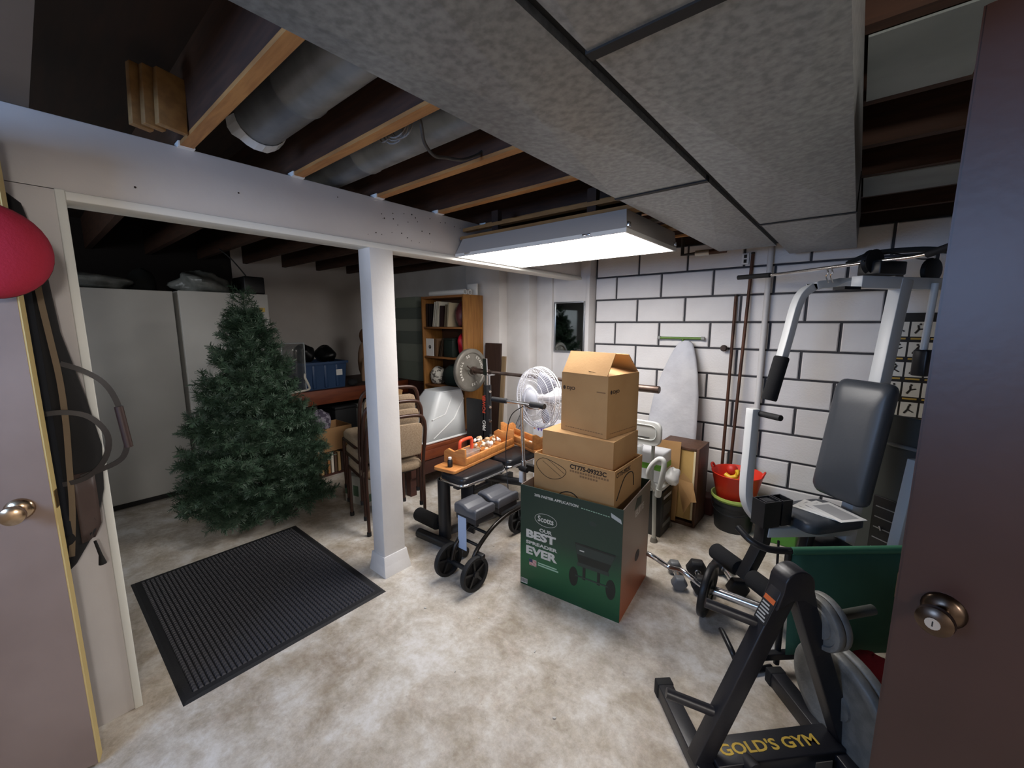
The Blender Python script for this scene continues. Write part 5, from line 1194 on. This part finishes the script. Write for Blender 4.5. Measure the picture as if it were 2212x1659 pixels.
# leaflets on the seat
for k, (c, a, lab) in enumerate((((-.06, 2.63), .3, 'lowest leaflet spread on the machine seat'), ((-.03, 2.63), .1, 'middle leaflet spread on the machine seat'), ((.0, 2.625), -.12, 'top leaflet spread on the machine seat'))):
    z = .514 + .004 * k
    o = MB().box((-.105, -.075, z), (.105, .075, z + .0025), rotz((c[0], c[1], 0), a - .6)).build('leaflet', PAPER); tag(o, lab, 'paper', 'leaflets on the machine seat')
    MB().box((-.085, -.05, z + .0025), (.085, .05, z + .0028), rotz((c[0], c[1], 0), a - .6)).build('print', mat('faint_grey_print', '#a9a9aa', .8), o)
# exercise chart on the wall
ch = thing('exercise_chart', 'black exercise wall chart with rows of small pictures behind the home gym', 'poster', (.27, 3.545, 1.15))
MB().box((.155, 3.538, .74), (.40, 3.5445, 1.56)).build('chart_sheet', mat('chart_black', '#17130f', .6), ch)
cr = random.Random(5)
for r_ in range(6):
    for c in range(3):
        x = .165 + c * .088; z = .79 + r_ * .125
        cell = MB().box((x, 3.5365, z), (x + .078, 3.5382, z + .09)).build('picture', mat('chart_cell', '#c9c6bd', .7), ch)
        fg = MB(); fg.tube([(x + .02, 3.536, z + .02), (x + .035, 3.536, z + .045), (x + .03 + cr.uniform(0, .02), 3.536, z + .07)], .005, 5).tube([(x + .035, 3.536, z + .045), (x + .06, 3.536, z + cr.uniform(.02, .06))], .004, 5).ball((x + .035 + cr.uniform(0, .015), 3.536, z + .075), .006, None, 8, 6)
        fg.build('figure', mat('chart_ink', '#2a2622', .8), cell)
        MB().box((x + .004, 3.5368, z - .018), (x + .07, 3.5382, z - .008)).build('caption', mat('chart_gold', '#a98b3c', .6), ch)

# ---------------------------------------------------------------- A-frame plate rack in the right foreground
pr = thing('plate_rack', 'black A-frame weight plate rack with yellow lettering on its base', 'plate rack', (-.1, 1.49, 0))
BK = mat('satin_black_steel', '#1b1b20', .4, bump=.04, bscale=80)
cdir = Vector((.69, .72, 0)).normalized(); pdir = Vector((-.72, .69, 0)).normalized()
CL = Vector((-.275, 1.305, 0)); CR = Vector((.10, 1.70, 0)); AP = Vector((-.085, 1.505, .735))
def P3(b, z): return Vector((b.x, b.y, z))
# feet: two floor tubes
F1a, F1b = Vector((-.475, 1.53, .03)), Vector((-.09, 1.12, .03)); F2a, F2b = Vector((-.135, 1.885, .03)), Vector((.27, 1.44, .03))
for a, b in ((F1a, F1b), (F2a, F2b)):
    MB().bar(a, b, .06, .06).build('foot_tube', BK, pr, bevel=.004)
    for q in (a, b): MB().bar(q - (b - a).normalized() * .006, q + (b - a).normalized() * .03, .066, .064).build('end_cap', BLACKR, pr, bevel=.004)
MB().bar(P3(CL, .035) + cdir * .04, P3(CR, .035) - cdir * .04, .10, .07).build('cross_bar', BK, pr, bevel=.005)
lw, lh = .062, .05
def leg(pts):
    return MB().tube([Vector(p) for p in pts], 0, flat=(lw, lh, tuple(pdir))).build('a_leg', BK, pr, bevel=.004)
leg([P3(CL, .04), P3(CL, .04).lerp(P3(AP, .71), .94)]); leg([P3(CR, .04), P3(CR, .04).lerp(P3(AP, .71), .94)])
# rounded apex cap
capM = frame(AP + Vector((0, 0, -.055)), cdir, z=(0, 0, 1))
arc = [(.052 * math.sin(a), .05 * math.cos(a)) for a in [math.radians(-90 + 180 * k / 10) for k in range(11)]]
poly = [(-.072, -.08), (-.054, -.02)] + arc + [(.054, -.02), (.072, -.08), (.02, -.05), (-.02, -.05)]
MB().prism(poly, .068, capM @ Matrix.Rotation(math.radians(90), 4, 'X') @ Matrix.Translation((0, 0, -.034))).build('apex_cap', BK, pr, bevel=.004)
for a, b in (((-.235, 1.35, .215), (-.385, 1.285, .245)), ((-.14, 1.45, .525), (-.31, 1.40, .555))):
    MB().tube([a, b], .0165, 12).build('plate_peg', BK, pr, smooth=True)
PEG = Vector((.69, .72, .10)).normalized()
for s in (Vector((-.03, 1.56, .53)), Vector((.05, 1.645, .21))):
    MB().tube([s, s + PEG * .23], .0165, 12).build('plate_peg', mat('worn_peg', '#3b3d37', .5), pr, smooth=True)
MB().lathe([(.022, 0), (.03, 0), (.03, .09), (.022, .09), (.022, 0)], frame((-.145, 1.455 - .06, .045), (cdir.x, cdir.y, 0), z=(.55, -.55, .25)) @ Matrix.Translation((0, 0, -.04)), 18).build('bar_holder', BK, pr, smooth=True)
tM = frame(P3(CL, .0705) + cdir * .075 - pdir * .026, cdir, z=(0, 0, 1))
text("GOLD'S GYM", .052, tM @ Matrix.Translation((0, .008, 0)), mat('gold_print', '#b99a3a', .5), pr, 'base_lettering', .0012, 1.18)
MB().box((.30, -.04, .002), (.36, -.0375, .03), frame(P3(CL, .03) + cdir * .075 - pdir * .026, cdir, z=(0, 0, 1)) ).build('side_sticker', mat('dull_sticker', '#54504a', .6), pr)
# warning sticker on the left leg
ld = (P3(AP, .71) - P3(CL, .04)).normalized(); nrm = ld.cross(pdir).normalized()
if nrm.z < 0: nrm = -nrm
base = P3(CL, .04).lerp(P3(AP, .71), .80) + nrm * (lw / 2 + .0012)
# outer face of the leg faces the camera's left; sticker lies on it
sM = frame(base, tuple(-pdir), z=tuple(nrm))
MB().box((-.024, -.045, 0), (.024, .045, .0006), sM).build('warning_sticker', mat('sticker_black', '#1e1e20', .5), pr)
for k in range(6): MB().box((-.019, -.038 + k * .0105, .0006), (.019 - .004 * (k % 3), -.033 + k * .0105, .001), sM).build('sticker_text', mat('sticker_text', '#a9a9a6', .6), pr)
MB().box((-.022, .027, .0006), (.022, .043, .001), sM).build('sticker_band', mat('sticker_orange', '#c4602f', .5), pr)
# plates on the rack's right pegs
GREYP = mat('grey_hammertone_plate', '#7c7c78', .55, .15, var='#6b6b68', scale=30, bump=.15, bscale=120)
p2 = Vector((.05, 1.645, .21)); p1 = Vector((-.03, 1.56, .53))
for k, (o, R, th, lab) in enumerate(((p2 + PEG * .034, .185, .032, 'large grey weight plate nearest the rack leg on the lower peg'), (p2 + PEG * .070, .185, .032, 'large grey weight plate behind it on the lower peg'),
                                     (p1 + PEG * .036, .088, .022, 'first small grey weight plate on the upper right peg'), (p1 + PEG * .061, .088, .022, 'second small grey weight plate on the upper right peg'))):
    plate(lab, tuple(o - Vector((0, 0, .008))), tuple(PEG), R, th, GREYP, 'plates on the A-frame rack')

# ---------------------------------------------------------------- curl bar and dumbbells on the floor
ez = thing('curl_bar', 'chrome curl bar with a black plate leaning on the green carton', 'curl bar', (-.5, 2.13, .12))
MB().tube(curve_pts([(-.79, 2.13, .215), (-.745, 2.13, .207), (-.675, 2.15, .172), (-.60, 2.13, .190), (-.545, 2.12, .176), (-.50, 2.13, .150), (-.46, 2.13, .140)], 4), .0135, 12).build('bar', CHROME, ez, smooth=True)
MB().tube([(-.47, 2.13, .145), (-.235, 2.13, .150)], .023, 16).build('sleeve', CHROME, ez, smooth=True)
plate('black weight plate on the curl bar', (-.465, 2.13, .141), (1, 0, -.07), .138, .032, mat('black_iron_plate', '#1f1f21', .45, .3), None)
def dumbbell(label, a, b, R, m, hl=.062):
    a = Vector(a); b = Vector(b); d = (b - a).normalized(); t = thing('dumbbell', label, 'dumbbell', tuple((a + b) / 2 - Vector((0, 0, R * .866))), 'hex dumbbells on the floor')
    for p, s in ((a, 1), (b, -1)):
        M = frame(p, Vector((0, 0, 1)).cross(d), z=tuple(d * s))
        rg = lambda f, z: [(R * f * math.cos(math.radians(60 * k)), R * f * math.sin(math.radians(60 * k)), z) for k in range(6)]
        MB().loft([rg(.80, -hl / 2), rg(1, -hl / 2 + .012), rg(1, hl / 2 - .012), rg(.75, hl / 2)], M).build('hex_head', m, t, bevel=.004)
        q = p + d * s * hl / 2
        MB().tube([q, q + d * s * .012], .018, 12).build('collar', CHROME, t, smooth=True)
    MB().tube(curve_pts([a + d * hl / 2, a.lerp(b, .35), a.lerp(b, .5), a.lerp(b, .65), b - d * hl / 2], 3), .0145, 12).build('handle', CHROME, t, smooth=True)
    return t
HEXB = mat('hex_rubber', '#161618', .6); HEXG = mat('hex_grey', '#77797b', .5, .3)
dumbbell('black hex dumbbell standing nearest the bucket', (-.60, 2.43, .0525), (-.53, 2.285, .0525), .06, HEXB)
dumbbell('black hex dumbbell right of the curl bar plate', (-.495, 2.56, .0525), (-.372, 2.385, .0525), .06, HEXB)
dumbbell('grey hex dumbbell under the curl bar', (-.715, 2.385, .0392), (-.64, 2.245, .0392), .045, HEXG, .055)

# ---------------------------------------------------------------- folded green camp chair and red bag
gc = thing('camp_chair', 'folding camp chair with dark green cloth back behind the plate rack', 'camp chair', (.05, 2.1, 0))
GRC = mat('dark_green_cloth2', '#2b523e', .85, var='#35604a', scale=3, bump=.3, bscale=9)
dG = Vector((.75, .66, 0)).normalized()
A_ = Vector((-.125, 1.975, .553)); 
rows = []
for i in range(9):
    f = i / 8; row = []
    for k in range(12):
        s = k / 11; pnt = A_ + dG * (.62 * s) + Vector((.66, -.75, 0)) * (.02 * math.sin(math.pi * s) * math.sin(math.pi * f) + .03 * f)
        row.append((pnt.x, pnt.y, .553 - .46 * f))
    rows.append(row)
MB().loft(rows, caps=False, closed=False).build('back_cloth', GRC, gc, smooth=True, solid=.004)
MB().tube([A_ - dG * .0, A_ + dG * .62], .0165, 12).build('top_sleeve', mat('green_sleeve', '#356b4f', .7), gc, smooth=True)
tb = curve_pts([(-.325, 1.955, .60), (-.27, 1.92, .575), (-.215, 1.925, .556), (-.17, 1.945, .553), tuple(A_ + dG * .01)], 5)
MB().tube(tb, .0145, 12).build('top_rail', BLACKM, gc, smooth=True)
MB().tube([A_ - dG * .012 + Vector((0, 0, .01)), (-.135, 1.97, .02)], .012, 10).build('leg', BLACKM, gc, smooth=True)
MB().tube([A_ + dG * .62, A_ + dG * .62 + Vector((0, 0, -.533))], .012, 10).build('leg', BLACKM, gc, smooth=True)
MB().bar((-.19, 1.90, .075), (-.02, 2.06, .075), .03, .03).build('lower_rail', BLACKM, gc, bevel=.003)
MB().tube(curve_pts([(-.345, 1.885, .125), (-.335, 1.87, .13), (-.28, 1.80, .11), (-.255, 1.80, .06), (-.24, 1.82, .02)], 5), .012, 10).build('front_leg', BLACKM, gc, smooth=True)
MB().tube([(-.24, 1.82, .016), (-.15, 1.94, .016)], .012, 10).build('floor_rail', BLACKM, gc, smooth=True)
lump('red_bag', 'bright red cloth bag on the floor between rack and green chair', 'bag', (.17, 2.03, .10), (.085, .06, .10), mat('red_cloth', '#a81f30', .8, var='#8b1626', scale=8, bump=.4, bscale=18), 31, .18)
lump('red_bag', 'dark red cloth bag against the foot of the green chair', 'bag', (.04, 2.00, .11), (.04, .035, .12), mat('dark_red_cloth', '#7a1524', .85), 33, .15)

# ---------------------------------------------------------------- hanging bag and hat at the left door
hb = thing('garment_bag', 'long dark leather trimmed garment bag hanging behind the left door', 'bag', (-1.99, 0, .66))
outl = [(1.885, -.06, .025), (1.86, -.075, .05), (1.70, -.09, .078), (1.47, -.12, .088), (1.25, -.15, .122), (1.08, -.16, .143), (.92, -.155, .132), (.78, -.11, .098), (.68, -.045, .04), (.655, -.02, .015)]
LEA = mat('dark_leather', '#080707', .85, var='#0d0b0a', scale=5, bump=.15, bscale=20); NAV = mat('navy_cloth', '#080c14', .9); TAN = mat('tan_zip_tape', '#6e5d46', .7); BRL = mat('brown_leather', '#4a3a34', .5, var='#3d2f2a', scale=9, bump=.4, bscale=14)
rings = []
for z, a, b in outl:
    c, h = (a + b) / 2, (b - a) / 2; t_ = .042 * min(1, h / .1)
    rings.append([(-1.99 + t_ * math.sin(q), c + h * math.copysign(abs(math.cos(q)) ** .7, math.cos(q)), z) for q in [2 * math.pi * k / 20 for k in range(20)]])
MB().loft(rings).build('bag_body', LEA, hb, smooth=True)
def on_bag(y, z):   # front surface x
    for (z1, a1, b1), (z0, a0, b0) in zip(outl[:-1], outl[1:]):
        if z0 <= z <= z1:
            f = (z - z0) / (z1 - z0); a, b = a0 + (a1 - a0) * f, b0 + (b1 - b0) * f; break
    c, h = (a + b) / 2, (b - a) / 2; cs = max(-1, min(1, (y - c) / h)); cc = abs(cs) ** (1 / .7)
    return -1.99 + .042 * min(1, h / .1) * math.sqrt(max(0, 1 - cc * cc))
zp = [(.055, 1.80), (.055, 1.60), (.062, 1.45), (.068, 1.32), (.066, 1.18), (.058, 1.04), (.048, .88), (.030, .72)]
MB().tube(curve_pts([(on_bag(y, z) + .003, y, z) for y, z in zp], 4), 0, flat=(.015, .006, (1, 0, 0))).build('zip_tape', TAN, hb)
pv = []
for z in (1.0, .93, .86, .80, .755):
    pv.append([(on_bag(y, z) + .002, y, z) for y in [.058 + (.112 - .058 - (.02 if z < .8 else 0)) * k / 5 for k in range(6)]])
MB().loft(pv, caps=False, closed=False).build('leather_patch', BRL, hb, smooth=True, solid=.003)
nv = []
for z in (1.75, 1.5, 1.3, 1.1, .95, .8):
    nv.append([(on_bag(y, z) + .002, y, z) for y in [-.05 + .09 * k / 5 for k in range(6)]])
MB().loft(nv, caps=False, closed=False).build('navy_panel', NAV, hb, smooth=True, solid=.003)
for pts, r_ in (([(-1.945, -.02, 1.21), (-1.935, .06, 1.215), (-1.925, .12, 1.19), (-1.92, .155, 1.12), (-1.925, .14, 1.04), (-1.94, .09, .985), (-1.95, .02, .975)], .0),
                ([(-1.955, .075, 1.37), (-1.94, .12, 1.345), (-1.93, .165, 1.30), (-1.925, .19, 1.23), (-1.92, .20, 1.13), (-1.92, .195, 1.06), (-1.925, .165, 1.02), (-1.945, .08, .99)], .0)):
    MB().tube(curve_pts(pts, 5), 0, flat=(.016, .005, (1, 0, 0))).build('strap_handle', mat('strap_leather', '#1d1613', .5), hb, smooth=True)
MB().tube([(-1.924, .192, 1.215), (-1.918, .203, 1.07)], .012, 10).build('handle_wrap', mat('wrap_leather', '#3a2823', .5), hb, smooth=True)
MB().tube([(-1.95, .088, .755), (-1.95, .096, .70), (-1.95, .098, .665)], [.004, .005, .011], 8).build('tassel', LEA, hb, smooth=True)
MB().tube([(-2.0, -.02, 1.885), (-2.02, -.02, 1.925), (-2.04, -.02, 1.935)], .006, 8).build('hanging_hook', CHROME, hb, smooth=True)
ht = thing('red_hat', 'round red hat with brown band hung on the left door', 'hat', (-1.76, -.03, 1.69))
HM = frame((-1.80, -.035, 1.69), (.1, 1, 0), z=(.985, -.15, .05))
MB().lathe([(.126, 0), (.128, .012), (.118, .035), (.09, .055), (.05, .066), (0, .07)], HM, 36).build('crown', mat('red_felt', '#a01e35', .9, bump=.15, bscale=150), ht, smooth=True)
MB().lathe([(0, -.014), (.120, -.014), (.127, -.006), (.120, .001), (0, .001)], HM, 36).build('band', mat('brown_band', '#3a2614', .8), ht, smooth=True)
MB().tube([(-1.80, -.05, 1.80), (-1.81, -.06, 1.95), (-1.82, -.075, 2.035), (-1.86, -.08, 2.04), (-1.905, -.085, 2.0)], .004, 8).build('hanging_cord', mat('brown_band', '#3a2614', .8), ht, smooth=True)
# small debris on the floor
rd = random.Random(21)
for k, (x, y, r_) in enumerate(((-1.62, 1.22, .006), (-1.2, 1.05, .005), (-1.0, 1.36, .007), (-1.75, 1.9, .006), (-.75, 1.15, .006), (-1.35, 1.35, .005))):
    M = rotz((x, y, .0015), rd.uniform(0, 3))
    tag(MB().prism([(r_ * 1.2 * math.cos(a), r_ * .6 * math.sin(a)) for a in (0, 1, 2.2, 3.2, 4.4, 5.4)], .003, M).build('paint_flake', mat('pale_flake', '#c4c1bb', .8)), 'small pale paint flake on the concrete floor', 'flake', 'paint flakes on the floor')
